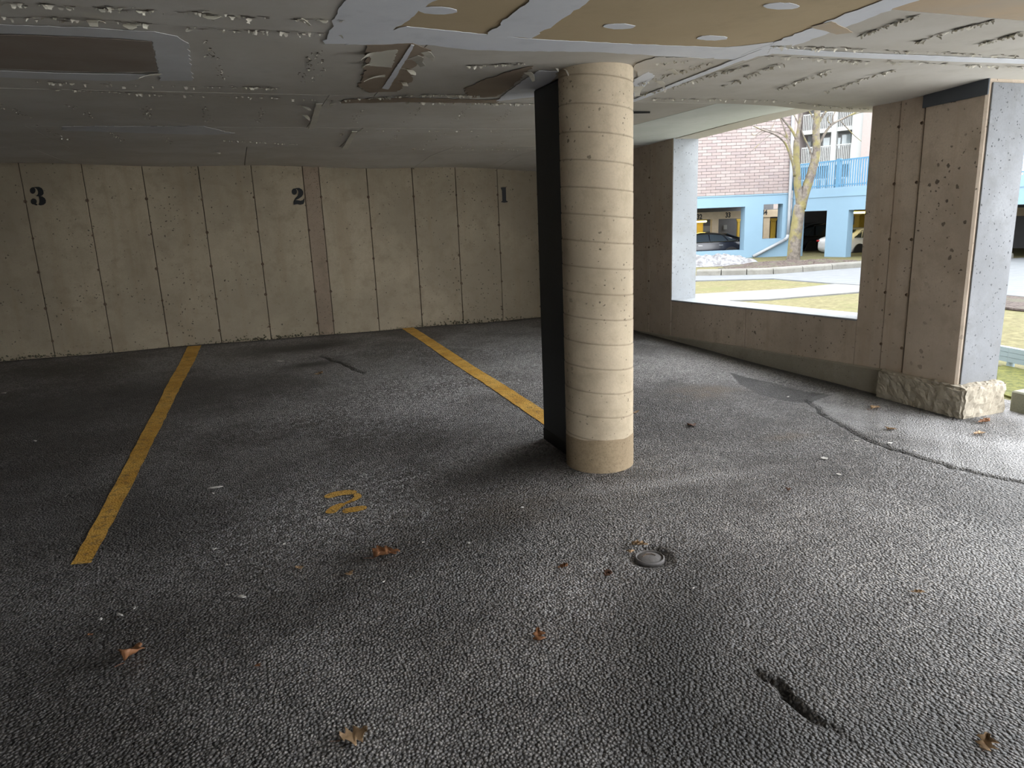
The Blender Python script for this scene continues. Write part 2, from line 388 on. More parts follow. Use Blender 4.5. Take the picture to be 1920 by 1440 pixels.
    worn = np.clip(side*0.75 + 0.45*blob(1260, 905, 0.55, 0.07, -0.15) + 0.25*blob(1270, 660, 0.9, 0.5), 0, 1)
    dark_patch = np.clip(0.9*blob(1270, 1225, .55, .16, 0.9) + 0.9*blob(1560, 1400, .5, .10, -0.35) + .6*blob(1330, 1380, .25, .2) + .7*blob(960, 890, .8, .22, .2) + .95*blob(200, 770, 1.7, .9) + .6*blob(20, 930, 1.0, .9) + .5*blob(330, 960, .9, .6) + .55*blob(900, 1000, .7, .3) + .5*blob(60, 1300, .6, .8) + 0.22*nz, 0, 1)  # darker floor patches, widest at left, others by the column and near crack
    pale = np.clip(0.9*blob(1080, 1100, .40, .25, .6) + .9*blob(1280, 900, .75, .12, -.2) + .7*blob(1500, 960, .8, .5) + .6*blob(860, 1250, .5, .35) + .8*blob(820, 740, 1.4, .7) + .8*blob(640, 960, .6, .4) + .8*blob(1300, 680, 1.1, .9) + .5*blob(1720, 1080, .6, .6) + .3*nz, 0, 1)
    tar = inside([(1368, 702), (1400, 711), (1450, 721), (1505, 735), (1560, 742), (1515, 757), (1470, 753), (1420, 741), (1388, 724)])*np.clip(0.9+0.25*nz, 0.5, 1.1)
    rust = np.clip(1.2*blob(1320, 738, 0.28, 0.2)+0.9*blob(1480, 818, 0.16, 0.07)+0.4*blob(1000, 950, 0.5, 0.25), 0, 0.9)
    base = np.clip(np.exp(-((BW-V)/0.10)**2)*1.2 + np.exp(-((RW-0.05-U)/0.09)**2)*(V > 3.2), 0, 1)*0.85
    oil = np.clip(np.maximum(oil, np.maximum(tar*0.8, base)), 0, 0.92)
    crack = np.clip(e(d1, 0.014)*1.2 + e(d2, 0.013)*1.0*gate + e(d3, 0.018), 0, 1)
    smooth = np.clip(side*0.8 + np.clip((V-5.2)/2.5, 0, 1)*0.55 + 0.5*blob(560, 670, 1.3, 0.5), 0, 1)
    for nm, a in (('dust', dust), ('oil', oil), ('worn', worn), ('rust', rust), ('crack', crack), ('smooth', smooth), ('dark_patch', dark_patch), ('pale', pale)):
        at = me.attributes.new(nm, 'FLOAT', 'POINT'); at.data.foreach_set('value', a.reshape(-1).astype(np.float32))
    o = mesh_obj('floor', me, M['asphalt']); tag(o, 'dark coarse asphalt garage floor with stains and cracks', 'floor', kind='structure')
    return o
floor = build_floor()

# ------------------------------------------------------------------ back wall: cast panels with tie points
wall_back = empty('wall_back', (0, BW, 0)); tag(wall_back, 'concrete back wall cast in tall panels with stencilled bay numbers', 'wall', kind='structure')
def wp(p): return (p[0], p[1]-BW, p[2])
core = MB().box((-9.2, 0.022, -0.3), (RO, 0.30, 2.6)).build('wall_core', M['joint_dark'], wall_back)
seams = [-2.17-0.61*k for k in range(11, 0, -1)] + [-2.17, -1.56, -0.94, -0.332, 0.27, 0.88, 1.079, 1.686, 2.29, 2.889, 3.497, 4.101, RW+0.3]
rnd = random.Random(1)
for a, b in zip(seams, seams[1:]):
    g = 0.0035; y0 = rnd.uniform(-0.004, 0.003)
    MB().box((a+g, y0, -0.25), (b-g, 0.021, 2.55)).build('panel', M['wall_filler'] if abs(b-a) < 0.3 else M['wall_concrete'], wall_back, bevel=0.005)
tie_me = MB().lathe([(0.020, 0.004), (0.017, -0.004), (0.010, -0.005), (0.008, 0.003)], 10, 'y').mesh('form_tie'); tie_me.materials.append(M['tie_rust'])
for u in seams[:-1]:
    top = 1.90 - 0.0135*(u+2.17)
    for k in range(6):
        if k == 5 and rnd.random() < 0.5: continue
        zz = top - 0.402*k
        if zz < fz(u, BW)+0.06: continue
        o = mesh_obj('form_tie', tie_me, None, wall_back); o.location = (u+rnd.uniform(-.008, .008), -0.006, zz+rnd.uniform(-.01, .01)); s = rnd.uniform(0.7, 1.15); o.scale = (s*.85, .8, s*.85)
def wall_digit(name, ox, oy, sc, shapes, label):
    mb = MB()
    for sh in shapes:
        if sh[0] == 'e':
            _, cx, cy, rx, ry = sh; pts = [(cx+rx*math.cos(w), cy+ry*math.sin(w)) for w in np.linspace(0, 2*math.pi, 20, endpoint=False)]
        else: pts = sh[1]
        poly = [wp(atY(ox+x/sc, oy+y/sc, BW-0.0065)) for x, y in pts]
        mb.prism(poly, (0, 0.0012, 0))
    o = mb.build(name, M['black_paint']); o.location = (0, BW, 0)
    tag(o, label, 'number', 'stencilled bay numbers'); return o
wall_digit('bay_number', 40, 330, 20.57, [('e', 440, 560, 108, 125), ('p', [(430, 440), (540, 420), (680, 418), (790, 470), (850, 570), (860, 680), (810, 750), (700, 795), (560, 772), (640, 700), (645, 600), (600, 510), (540, 460)]),
    ('p', [(660, 770), (800, 785), (900, 850), (948, 940), (940, 1040), (860, 1110), (740, 1135), (655, 1110), (690, 1010), (690, 890)]), ('e', 480, 985, 118, 112), ('p', [(440, 1040), (560, 1060), (630, 1100), (600, 1135), (520, 1120)])], 'black stencilled number three on the back wall')
wall_digit('bay_number', 530, 335, 20.57, [('e', 450, 500, 102, 122), ('p', [(420, 400), (520, 360), (640, 355), (740, 410), (795, 500), (795, 600), (740, 690), (630, 770), (480, 835), (450, 840), (500, 740), (575, 660), (605, 570), (600, 480), (540, 400)]),
    ('p', [(425, 900), (450, 830), (560, 825), (690, 850), (780, 825), (800, 770), (845, 785), (845, 880), (800, 980), (680, 1008), (560, 985), (420, 1008)])], 'black stencilled number two on the back wall')
wall_digit('bay_number', 915, 335, 20.57, [('p', [(490, 350), (560, 328), (690, 328), (702, 840), (762, 872), (755, 908), (620, 928), (500, 900), (555, 850), (538, 425), (512, 405)])], 'black stencilled number one on the back wall')
# crumbly dirt along the foot of the back wall
mb = MB(); rnd = random.Random(8)
for i in range(1500):
    u = rnd.uniform(-6, 4.6); dense = 0.5+0.5*math.sin(u*2.3+1.0)
    if rnd.random() > 0.35+0.65*dense: continue
    s = rnd.uniform(0.004, 0.014)*(0.6+dense*0.7); v = -abs(rnd.gauss(0, 0.018)); z = fz(u, BW)+abs(rnd.gauss(0, 0.022))*(0.4+dense)
    mb.add([(u+s*rnd.uniform(.6, 1), v, z), (u-s*rnd.uniform(.6, 1), v+.003, z+s*.2), (u, v-s*.8, z+s*.3), (u, v, z+s), (u+s*.2, v+s*.4, z-s*.5)], [(0, 2, 3), (2, 1, 3), (1, 4, 3), (4, 0, 3), (0, 4, 2), (4, 1, 2)])
o = mb.build('dirt_crust', M['dirt'], wall_back); tag(o, kind='stuff')

# ------------------------------------------------------------------ right wall with its wide opening and pier
wall_right = empty('wall_right', (RW, 6.0, 0)); tag(wall_right, 'concrete side wall with a wide unglazed opening and end pier', 'wall', kind='structure')
def rpoly(pts, x0, x1, name, mat, bevel=0.006):
    mb = MB().prism([(x0-RW, v-6.0, z) for v, z in pts], (x1-x0, 0, 0))
    return mb.build(name, M[mat], wall_right, bevel=bevel)
sill = lambda v: 0.494 + (7.07-v)*0.0329
g = 0.003
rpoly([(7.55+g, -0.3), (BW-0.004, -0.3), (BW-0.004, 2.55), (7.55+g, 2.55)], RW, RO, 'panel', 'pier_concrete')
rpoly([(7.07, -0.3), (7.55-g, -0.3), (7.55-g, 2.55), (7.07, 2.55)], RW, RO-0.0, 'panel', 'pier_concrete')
# the reveals and the sill top have a cooler grey
rpoly([(7.0695-0.004, sill(7.07)), (7.0695, sill(7.07)), (7.0695, 2.40), (7.0655, 2.40)], RW+0.004, RO-0.002, 'reveal', 'sill_concrete', 0)
for a, b in ((7.066, 5.75), (5.75, 4.37)):
    rpoly([(a-(0 if a > 7 else g), -0.3), (a-(0 if a > 7 else g), sill(a)-0.004), (b+(g if b > 5 else -0.0), sill(b)-0.004), (b+(g if b > 5 else 0), -0.3)], RW+0.002, RO, 'parapet', 'pier_concrete')
rpoly([(7.066, sill(7.066)-0.016), (7.066, sill(7.066)), (4.372, sill(4.372)), (4.372, sill(4.372)-0.016)], RW-0.006, RO+0.01, 'sill', 'sill_concrete', 0.003)
rpoly([(4.37, -0.3), (4.11+g, -0.3), (4.11+g, 2.55), (4.37, 2.55)], RW, RO, 'panel', 'pier_concrete')
rpoly([(4.11-g, -0.3), (3.905+g, -0.3), (3.905+g, 2.55), (4.11-g, 2.55)], RW-0.004, RO, 'panel', 'pier_concrete')
rpoly([(3.895, -0.3), (3.44, -0.3), (3.44, 2.55), (3.895, 2.55)], RW-0.018, RO+0.05, 'pier', 'pier_concrete', 0.014)
rpoly([(3.438, 0.12), (3.428, 0.12), (3.428, 2.235), (3.438, 2.235)], RW+0.012, RO+0.046, 'pier_face', 'pier_end_grey', 0.002)
rpoly([(3.905, 2.145), (3.43, 2.160), (3.43, 2.262), (3.905, 2.228)], RW-0.032, RW-0.019, 'steel_plate', 'steel_grey', 0.002)
rpoly([(7.07, 2.29), (7.07, 2.55), (4.37, 2.55), (4.37, 2.375)], RW+0.02, RO, 'lintel', 'old_board', 0.004)
led = lambda v: 0.215 - (v-4.1)*0.050
rpoly([(4.075, -0.3), (4.075, led(4.07)), (5.0, led(5.0)), (6.0, led(6)), (7.0, led(7.0)), (7.9, led(7.9)), (BW, led(BW)), (BW, -0.3)], RW-0.022, RW+0.1, 'footing_ledge', 'footing_concrete', 0.01)
def rough_box(a, b, name, mat, step=0.018, amp=0.011, rnd_=0.03):
    a = np.array(a); b = np.array(b); n_ = np.maximum(1, np.round((b-a)/step).astype(int)); ix = {}; vs = []; fs = []
    def vid(i, j, k):
        if (i, j, k) not in ix:
            p = a+(b-a)*np.array([i, j, k])/n_; ctr = (a+b)/2; q = Vector(p*22)
            d = Vector((mnoise.noise(q), mnoise.noise(q+Vector((9, 3, 1))), mnoise.noise(q+Vector((2, 7, 5)))))*amp + Vector((mnoise.noise(q*3.3), mnoise.noise(q*3.3+Vector((5, 5, 5))), mnoise.noise(q*3.3+Vector((1, 8, 2)))))*amp*.6
            ends = sum(1 for w, m in zip((i, j, k), n_) if w in (0, m))
            if ends >= 2:
                s_ = -np.sign(p-ctr)*np.array([w in (0, m) for w, m in zip((i, j, k), n_)])*rnd_*(0.35+0.5*abs(mnoise.noise(q*.5))); d += Vector(s_)
            ix[(i, j, k)] = len(vs); vs.append(tuple(p+np.array(d)))
        return ix[(i, j, k)]
    for ax in range(3):
        o1, o2 = [q for q in range(3) if q != ax]
        for side_ in (0, n_[ax]):
            for i in range(n_[o1]):
                for j in range(n_[o2]):
                    q = []
                    for di, dj in ((0, 0), (1, 0), (1, 1), (0, 1)):
                        c = [0, 0, 0]; c[ax] = side_; c[o1] = i+di; c[o2] = j+dj; q.append(vid(*c))
                    fs.append(tuple(q))
    return MB().add(vs, fs).build(name, M[mat], wall_right)
rough_box((-0.075, 3.33-6.0, -0.2), (RO+0.03-RW, 4.07-6.0, 0.22), 'footing_block', 'footing_rough')
for v in (7.555, 4.11, 3.905):
    for k in range(5):
        zz = 2.046-0.408*k - (0.041*(v-4.1) if v > 5 else 0)
        o = mesh_obj('form_tie', tie_me, None, wall_right); o.location = (-0.022 if v < 3.95 else -0.006, v-6.0, zz); o.rotation_euler = (0, 0, -math.pi/2); o.scale = (.62, .8, .62)
# unseen walls behind and beside the viewer, sized and darkened to steer daylight
o = MB().box((-9.2, -5.6, -0.3), (-9.0, BW+0.3, 2.6)).build('wall_left', M['garage_dark']); tag(o, 'unseen wall closing the far left end, darkened to cut bounced light', 'wall', kind='structure')
o = MB().box((RW, -5.6, -0.3), (RO, -1.2, 2.56)).build('wall_entry_block', M['wall_concrete'], bevel=0.02); tag(o, 'unseen wall right of the viewer, added to narrow the side light', 'wall', kind='structure')
o = MB().box((-9.2, -5.6, -0.3), (-0.6, -5.4, 2.56)).build('wall_rear_block', M['garage_dark']); tag(o, 'unseen dark wall behind the viewer, put in to hold back rear light', 'wall', kind='structure')
for k, u in enumerate((2.8,)):
    o = MB().box((u-.2, -5.5, -0.3), (u+.2, -5.1, 2.56)).build('pillar_rear', M['pier_concrete'], bevel=0.02); o.name = 'trim_%d' % (k+1); tag(o, 'square concrete pillar behind the viewer', 'pillar', kind='structure')

# ------------------------------------------------------------------ ceiling of gypsum boards
FOLD = 4.655
def ceil_z(u, v):
    z = 2.27
    if v < FOLD: z -= 0.045*sstep(3.7, 4.68, u)*sstep(3.1, 4.1, v)
    else:
        rise = lerp_pts([(4.65, 0.082), (6.0, 0.06), (7.9, 0.0), (9.6, -0.06)], v)
        if u > 3.45: z += rise*(min(u, 4.75)-3.45)/1.23
        if v > 8.5: z += sstep(8.5, 9.6, v)*(-0.016-0.0222*min(u, 3.45)+0.014*math.sin(u*2.6+0.4))
    return z
ceiling = MB().box((-9.2, -5.6, 2.56), (RO+0.3, BW+0.3, 2.7)).build('ceiling', M['soffit_grey'])
tag(ceiling, 'low ceiling of patched and peeling gypsum boards', 'ceiling', kind='structure')
def ceil_board(u0, u1, v0, v1, mat, thick=0.02, drop=0.0):
    nu = max(1, int((u1-u0)/0.3)); nv = max(1, int((v1-v0)/0.25)); g = 0.003; rb = random.Random(u0*7+v0)
    dz = rb.uniform(-0.0008, 0.0008)-drop
    us = np.linspace(u0+g, u1-g, nu+1); vs = np.linspace(v0+g, v1-g, nv+1); k = (nu+1)
    vv = [(u, v, ceil_z(u, min(v, v1-0.0001) if v1 <= FOLD+0.01 else max(v, FOLD+.001))+dz) for v in vs for u in us]
    vt = [(a, b, c+thick) for a, b, c in vv]; n = len(vv)
    fs = []
    for j in range(nv):
        for i in range(nu):
            a = j*k+i; fs += [(a, a+k, a+k+1, a+1), (n+a, n+a+1, n+a+k+1, n+a+k)]
    rim = [j for j in range(nu)] + [nu+k*j for j in range(nv)] + [n-1-j for j in range(nu)] + [nu*0+k*(nv-j) for j in range(nv)]
    for a, b in zip(rim, rim[1:]+rim[:1]): fs.append((a, b, n+b, n+a))
    me = MB().add(vv+vt, fs).mesh('board')
    return mesh_obj('board', me, M[mat], ceiling)
T3 = 0.16
rows = [(-5.6, -3.4, [-9, -6, -3, 0, 2.5, 5.3], {}), (-3.4, -1.5, [-9, -6, -3, 0, 2.5, 5.3], {}), (-1.5, 0.1, [-9, -6, -3, 0, 2.5, 5.3], {}),
        (0.1, 1.75, [-9, -6.6, -4.2, -1.8, 0.6, 2.5, 5.3], {4: 'tan_board', 5: 'rose_board'}),
        (1.75, 3.2, [-9, -6.6, -4.2, -1.8, 0.6, 1.22], {5: 'tan_board', 4: 'tan_board'}),
        (3.2, FOLD, [-9, -6.3, -3.9, -1.5, 0.9, 2.68, 5.3], {}),
        (FOLD, 6.15, [-9, -6.6, -4.2, -1.8, 0.63, 3.45, 4.75], {5: 'daylit_board'}), (6.15, 7.6, [-9, -6, -3.6, -1.3, 1.08, 3.45, 4.72], {5: 'daylit_board'}),
        (7.6, 9.61, [-9, -6.4, -4, -1.6, 0.2, 2.3, 3.45, 4.70], {})]
for v0, v1, us, special in rows:
    for i, (a, b) in enumerate(zip(us, us[1:])):
        mat = special.get(i, 'old_board')
        if v0 == 1.75 and i == 4: mat = 'tan_board'
        ceil_board(a, b, v0, v1, mat, T3 if (v1 == FOLD) else 0.02)
ceil_board(1.22, 2.5, 1.75, 3.2, 'tan_board'); ceil_board(2.5, 5.3, 1.75, 2.38, 'rose_board'); ceil_board(2.5, 5.3, 2.38, 3.06, 'old_board'); ceil_board(2.5, 5.3, 3.06, 3.2, 'old_board')

def ragged(name, outline, mat, off=0.003, amp=0.012, step=0.035, seed=0, thick=0.002, parent=None):
    """flat patch of compound or paper under the boards, its edge feathered"""
    rb = random.Random(seed); pts = []
    n = len(outline)
    for i in range(n):
        (x0, y0), (x1, y1) = outline[i], outline[(i+1) % n]; L = math.hypot(x1-x0, y1-y0); m = max(1, int(L/step))
        for k in range(m):
            q = k/m; pts.append((x0+(x1-x0)*q+rb.uniform(-amp, amp), y0+(y1-y0)*q+rb.uniform(-amp, amp)))
    bm = bmesh.new(); vs = [bm.verts.new((x, y, 0)) for x, y in pts]
    f = bm.faces.new(vs); bmesh.ops.triangulate(bm, faces=[f])
    ret = bmesh.ops.extrude_face_region(bm, geom=bm.faces[:]); top = {v for v in ret['geom'] if isinstance(v, bmesh.types.BMVert)}
    for v in bm.verts: v.co.z = ceil_z(v.co.x, v.co.y) - off + (0 if v in top else -thick)
    bmesh.ops.recalc_face_normals(bm, faces=bm.faces[:])
    me = bpy.data.meshes.new(name); bm.to_mesh(me); bm.free()
    return mesh_obj(name, me, M[mat], parent or ceiling)
def strip(p, q, w):
    (x0, y0), (x1, y1) = p, q; L = math.hypot(x1-x0, y1-y0); nx, ny = -(y1-y0)/L*w/2, (x1-x0)/L*w/2
    return [(x0+nx, y0+ny), (x1+nx, y1+ny), (x1-nx, y1-ny), (x0-nx, y0-ny)]
def cp(pts, Z=2.27): return [tuple(atZ(x, y, Z)[:2]) for x, y in pts]
# joint compound of the new boards
ragged('joint_compound', cp([(648, 82), (760, 48), (880, 60), (1000, 72), (1200, 82), (1360, 88), (1450, 78), (1440, 98), (1400, 112), (1330, 108), (1230, 103), (1120, 96), (960, 94), (880, 92), (800, 82)]), 'compound', 0.002, 0.006, seed=1)
ragged('joint_compound', [(0.45, 3.36), (0.45, 0.6), (0.74, 0.6), (0.76, 2.65), (0.70, 3.07), (0.62, 3.34)], 'compound', 0.0022, 0.010, seed=2)
ragged('joint_compound', strip((1.21, 3.10), (1.18, 0.6), 0.22), 'compound', 0.0024, 0.010, seed=3)
ragged('joint_compound', strip((2.60, 3.20), (2.42, 1.2), 0.15), 'compound', 0.0026, 0.010, seed=4)
ragged('joint_tape', strip((2.56, 3.06), (2.71, 4.62), 0.055), 'compound', 0.004, 0.003, seed=5)
ragged('joint_tape', cp([(1445, 88), (1600, 97), (1800, 105), (1960, 111), (2200, 120), (2200, 130), (1960, 119), (1800, 114), (1600, 106), (1440, 98)]), 'compound', 0.004, 0.002, seed=6)
for k, (x, y, w, h) in enumerate([(820, 18, .075, .05), (1160, 48, .075, .04), (1335, 70, .08, .04), (1465, 10, .085, .04)]):
    c = atZ(x, y, 2.27); ragged('compound_dab', [(c[0]+w*math.cos(a), c[1]+h*math.sin(a)) for a in np.linspace(0, 2*math.pi, 12, endpoint=False)], 'compound', 0.002, 0.004, 0.02, seed=k)
ragged('rose_patch', cp([(1520, 48), (1560, 38), (1600, 58), (1570, 62)]), 'rose_board', 0.004, 0.004, seed=9)
# old repair at the left with its sunken brown board
ragged('repair_compound', cp([(-60, 42), (150, 50), (290, 58), (330, 66), (352, 80), (362, 150), (300, 150), (296, 128), (286, 75), (200, 68), (60, 62), (-60, 58)]), 'compound_old', 0.002, 0.006, seed=11)
ragged('repair_board', cp([(-60, 62), (60, 64), (200, 70), (284, 76), (296, 132), (180, 133), (-60, 124)]), 'brown_patch', 0.0035, 0.003, seed=12)
ragged('repair_compound', cp([(-60, 128), (100, 134), (200, 136), (290, 138), (240, 150), (100, 146), (-60, 140)]), 'compound_old', 0.005, 0.006, seed=13)
ragged('repair_compound', cp([(120, 236), (380, 236), (440, 250), (380, 252), (120, 244)]), 'compound_old', 0.002, 0.02, seed=14)
# torn paper around the joint in front of the column
ragged('torn_paper', cp([(690, 82), (772, 80), (806, 92), (770, 128), (775, 150), (742, 170), (690, 172), (672, 160), (684, 128)]), 'torn_paper', 0.0035, 0.012, 0.03, seed=21)
ragged('torn_paper', cp([(870, 166), (900, 150), (955, 132), (1000, 122), (960, 160), (930, 180), (880, 182)]), 'torn_paper', 0.0035, 0.012, 0.03, seed=22)
ragged('torn_paper', cp([(640, 186), (760, 182), (900, 186), (940, 184), (930, 192), (760, 190), (640, 192)]), 'torn_paper', 0.0037, 0.012, 0.03, seed=23)
ragged('torn_paper', cp([(1190, 120), (1230, 105), (1340, 108), (1300, 130), (1200, 170)]), 'old_board', 0.0035, 0.012, 0.03, seed=24)
ragged('paint_scale', cp([(697, 96), (745, 90), (735, 124), (692, 121)]), 'flake_paint', 0.005, 0.006, 0.02, seed=25)
ragged('joint_tape', cp([(770, 80), (777, 81), (728, 165), (716, 163), (735, 135)]), 'compound', 0.007, 0.002, seed=26)
ragged('joint_tape', cp([(592, 190), (604, 190), (590, 236), (578, 238)]), 'flake_paint', 0.012, 0.002, seed=27, thick=0.006)
ragged('joint_tape', cp([(660, 243), (669, 243), (652, 276), (641, 276)]), 'flake_paint', 0.012, 0.002, seed=28, thick=0.006)
ragged('smooth_patch', cp([(930, 188), (1018, 178), (1046, 132), (1010, 130), (965, 160)]), 'compound', 0.0045, 0.006, seed=29)
ragged('smooth_patch', cp([(1188, 180), (1188, 148), (1216, 132), (1228, 140)]), 'compound', 0.0045, 0.006, seed=30)
ragged('gap_strip', cp([(1160, 208), (1219, 208), (1219, 211), (1160, 212)]), 'black_paint', 0.004, 0.0, seed=31)
# curled flakes
def flake_verts(c, L, W, rot, curl, rb):
    ca, sa = math.cos(rot), math.sin(rot); out = []; n = 4
    for i in range(n+1):
        q = i/n; ww = W*(1-0.85*q*rb.uniform(.5, 1.1)); d = L*q*math.cos(curl*q); h = L*q*math.sin(curl*q)
        for sgn in (-1, 1):
            a, b = d, sgn*ww/2+rb.uniform(-.1, .1)*W; u, v = c[0]+a*ca-b*sa, c[1]+a*sa+b*ca
            out.append((u, v, ceil_z(u, v)-0.005-0.8*h))
    return out, [(2*i, 2*i+1, 2*i+3, 2*i+2) for i in range(n)]
def flake(x, y, L, W, rot, curl, mat='flake_paint', seed=0):
    rb = random.Random(seed*13+5); c = atZ(x, y, 2.27)
    v, f = flake_verts(c, L*.75, W, R(rot), curl*.6, rb); mb = MB().add(v, f); me = mb.mesh('flake')
    o = mesh_obj('flake', me, M[mat], ceiling); md = o.modifiers.new('thick', 'SOLIDIFY'); md.thickness = 0.0015; return o
for k, a in enumerate([(700, 100, .10, .09, 180, .9), (696, 118, .08, .07, 200, .8), (722, 140, .16, .05, 170, .5), (772, 105, .10, .10, 20, 1.0), (760, 128, .09, .09, -60, 1.1), (752, 152, .10, .06, -80, .9), (795, 95, .10, .05, 40, .8),
        (988, 133, .10, .05, 30, 1.3), (1062, 128, .09, .06, -90, 1.5), (1040, 126, .05, .03, -70, 1.3), (176, 36, .10, .06, -90, 1.0), (245, 44, .08, .06, -90, 1.0), (395, 28, .08, .09, -90, .8), (605, 36, .05, .05, -90, .9), (560, 33, .07, .03, 30, .6),
        (566, 198, .12, .06, -60, .8), (566, 214, .16, .06, -70, .9), (300, 138, .14, .05, 200, .5), (1195, 160, .2, .08, 60, .5), (1235, 150, .18, .05, 40, .4), (640, 250, .1, .04, -100, .6), (626, 192, .08, .04, -120, .8), (1256, 128, .15, .04, 30, .3), (405, 285, .16, .08, -70, .4)]):
    flake(*a, seed=k)
# fine peeling along joints and fastener rows
mb = MB(); slits = MB(); rb = random.Random(77)
def peel_line(pts, n, spread, smin, smax):
    P = cp(pts); seg = list(zip(P, P[1:]))
    for i in range(n):
        (x0, y0), (x1, y1) = seg[rb.randrange(len(seg))]; q = rb.random()
        c = (x0+(x1-x0)*q+rb.gauss(0, spread), y0+(y1-y0)*q+rb.gauss(0, spread)); L = rb.uniform(smin, smax)
        v, f = flake_verts(c, L, L*rb.uniform(.5, 1.6), math.atan2(y1-y0, x1-x0)+rb.choice((1.57, -1.57))+rb.gauss(0, .5), rb.uniform(0.25, 1.0), rb); mb.add(v, f)
        if rb.random() < 0.75:
            a = math.atan2(y1-y0, x1-x0)+rb.gauss(0, .25); sl = rb.uniform(.02, .07)*min(1.5, smax/.028); sw = rb.uniform(.003, .011); ring = []
            for kk in range(8):
                w = kk*math.pi/4; px_, py_ = sl/2*math.cos(w)*rb.uniform(.6, 1.1), sw/2*math.sin(w)*rb.uniform(.5, 1.5)
                X_, Y_ = c[0]+px_*math.cos(a)-py_*math.sin(a), c[1]+px_*math.sin(a)+py_*math.cos(a); ring.append((X_, Y_, ceil_z(X_, Y_)-0.0025))
            slits.add(ring, [tuple(range(8))])
for pts in ([(0, 2), (150, 10), (300, 20), (640, 38)], [(0, 30), (170, 36), (380, 52), (640, 64)], [(60, 152), (300, 160), (460, 162), (520, 164)], [(100, 166), (300, 176), (470, 180), (640, 188)]): peel_line(pts, 62, .014, .006, .024)
for pts in ([(640, 186), (800, 176), (900, 178)], [(760, 190), (1015, 194)], [(1440, 84), (1620, 92), (1920, 104)], [(1440, 104), (1620, 114), (1920, 124)], [(1225, 184), (1400, 186), (1640, 192)], [(1190, 180), (1300, 150), (1400, 122)], [(1190, 158), (1250, 140), (1330, 116)]): peel_line(pts, 75, .010, .008, .028)
for pts in ([(640, 244), (1015, 244)], [(760, 278), (1015, 280)], [(560, 270), (420, 262)], [(880, 122), (985, 118)]): peel_line(pts, 40, .012, .006, .02)
for pts in ([(1606, 67), (1660, 48), (1727, 25)], [(1719, 77), (1800, 52), (1865, 35)], [(1836, 82), (1920, 58)], [(1358, 160), (1410, 138), (1468, 117)], [(1457, 166), (1563, 128)], [(1541, 171), (1679, 129)]): peel_line(pts, 45, .008, .008, .03)
for x0, y0, x1, y1 in ((388, 75, 420, 145), (590, 95, 566, 155), (590, 92, 600, 150), (492, 200, 484, 230), (380, 198, 388, 226), (266, 195, 280, 222), (135, 195, 175, 220), (5, 195, 55, 220), (680, 200, 660, 232), (790, 196, 760, 232), (880, 200, 845, 232), (960, 205, 925, 230), (745, 252, 720, 274), (830, 248, 795, 274), (900, 250, 865, 276), (965, 252, 930, 274), (205, 245, 235, 268), (300, 248, 320, 266), (60, 232, 130, 262), (1230, 118, 1290, 112)):
    peel_line([(x0, y0), (x1, y1)], 20, .016, .006, .018)
o = mb.build('peeling_paint', M['flake_paint'], ceiling); tag(o, kind='stuff')
o = slits.build('paint_tears', M['tear_dark'], ceiling); tag(o, kind='stuff')

# ------------------------------------------------------------------ round column and the dark box behind it
CC = (1.945, 3.70); CRAD = 0.205
column = empty('round_column', (CC[0], CC[1], 0)); tag(column, 'round beige concrete column with spiral form lines', 'column')
def col_mesh(z0, z1, rad, dz, lines):
    nz = int((z1-z0)/dz); n = 96; zs = np.linspace(z0, z1, nz+1); th = np.linspace(0, 2*math.pi, n, endpoint=False)
    Z, T = np.meshgrid(zs, th, indexing='ij')
    r = np.full(Z.shape, rad)
    if lines:
        ph = (Z + 0.022*np.cos(T+0.4) - 0.06)/0.1435; fr = ph-np.floor(ph)
        r = r - 0.0035*np.exp(-(np.minimum(fr, 1-fr)*0.1435/0.0035)**2) + 0.0012*(fr-0.5)
    co = np.stack([r*np.cos(T), r*np.sin(T), Z], -1).reshape(-1, 3)
    fs = [(i*n+k, i*n+(k+1) % n, (i+1)*n+(k+1) % n, (i+1)*n+k) for i in range(nz) for k in range(n)]
    fs += [tuple(range(n))[::-1], tuple(nz*n+k for k in range(n))]
    me = bpy.data.meshes.new('shaft'); me.from_pydata([tuple(c) for c in co], [], fs); me.shade_smooth()
    if lines:
        at = me.attributes.new('line', 'FLOAT', 'POINT'); ph = (co[:, 2] + 0.022*np.cos(np.arctan2(co[:, 1], co[:, 0])+0.4) - 0.06)/0.1435; fr = ph-np.floor(ph)
        at.data.foreach_set('value', np.exp(-(np.minimum(fr, 1-fr)*0.1435/0.0030)**2).astype(np.float32))
    return me
cm = M['column_concrete']; nt = cm.node_tree; bs = nt.nodes['Principled BSDF']; src = bs.inputs['Base Color'].links[0].from_socket
mx = nt.nodes.new('ShaderNodeMix'); mx.data_type = 'RGBA'; at = nt.nodes.new('ShaderNodeAttribute'); at.attribute_name = 'line'
ml = nt.nodes.new('ShaderNodeMath'); ml.operation = 'MULTIPLY'; ml.inputs[1].default_value = 0.6
nt.links.new(at.outputs['Fac'], ml.inputs[0]); nt.links.new(ml.outputs[0], mx.inputs[0]); nt.links.new(src, mx.inputs[6]); mx.inputs[7].default_value = (0.16, 0.12, 0.08, 1); nt.links.new(mx.outputs[2], bs.inputs['Base Color'])
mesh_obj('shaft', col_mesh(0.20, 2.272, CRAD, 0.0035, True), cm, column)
me = col_mesh(-0.05, 0.205, CRAD+0.001, 0.012, False)
for v in me.vertices:
    nz_ = mnoise.noise(Vector(v.co)*55); v.co.x *= 1+0.008*nz_; v.co.y *= 1+0.008*nz_
    if v.co.z > 0.2: v.co.z += 0.012*mnoise.noise(Vector((v.co.x*14, v.co.y*14, 3.0)))
mesh_obj('base_band', me, M['column_band'], column)['label'] = 'rough tan band around the foot of the column'
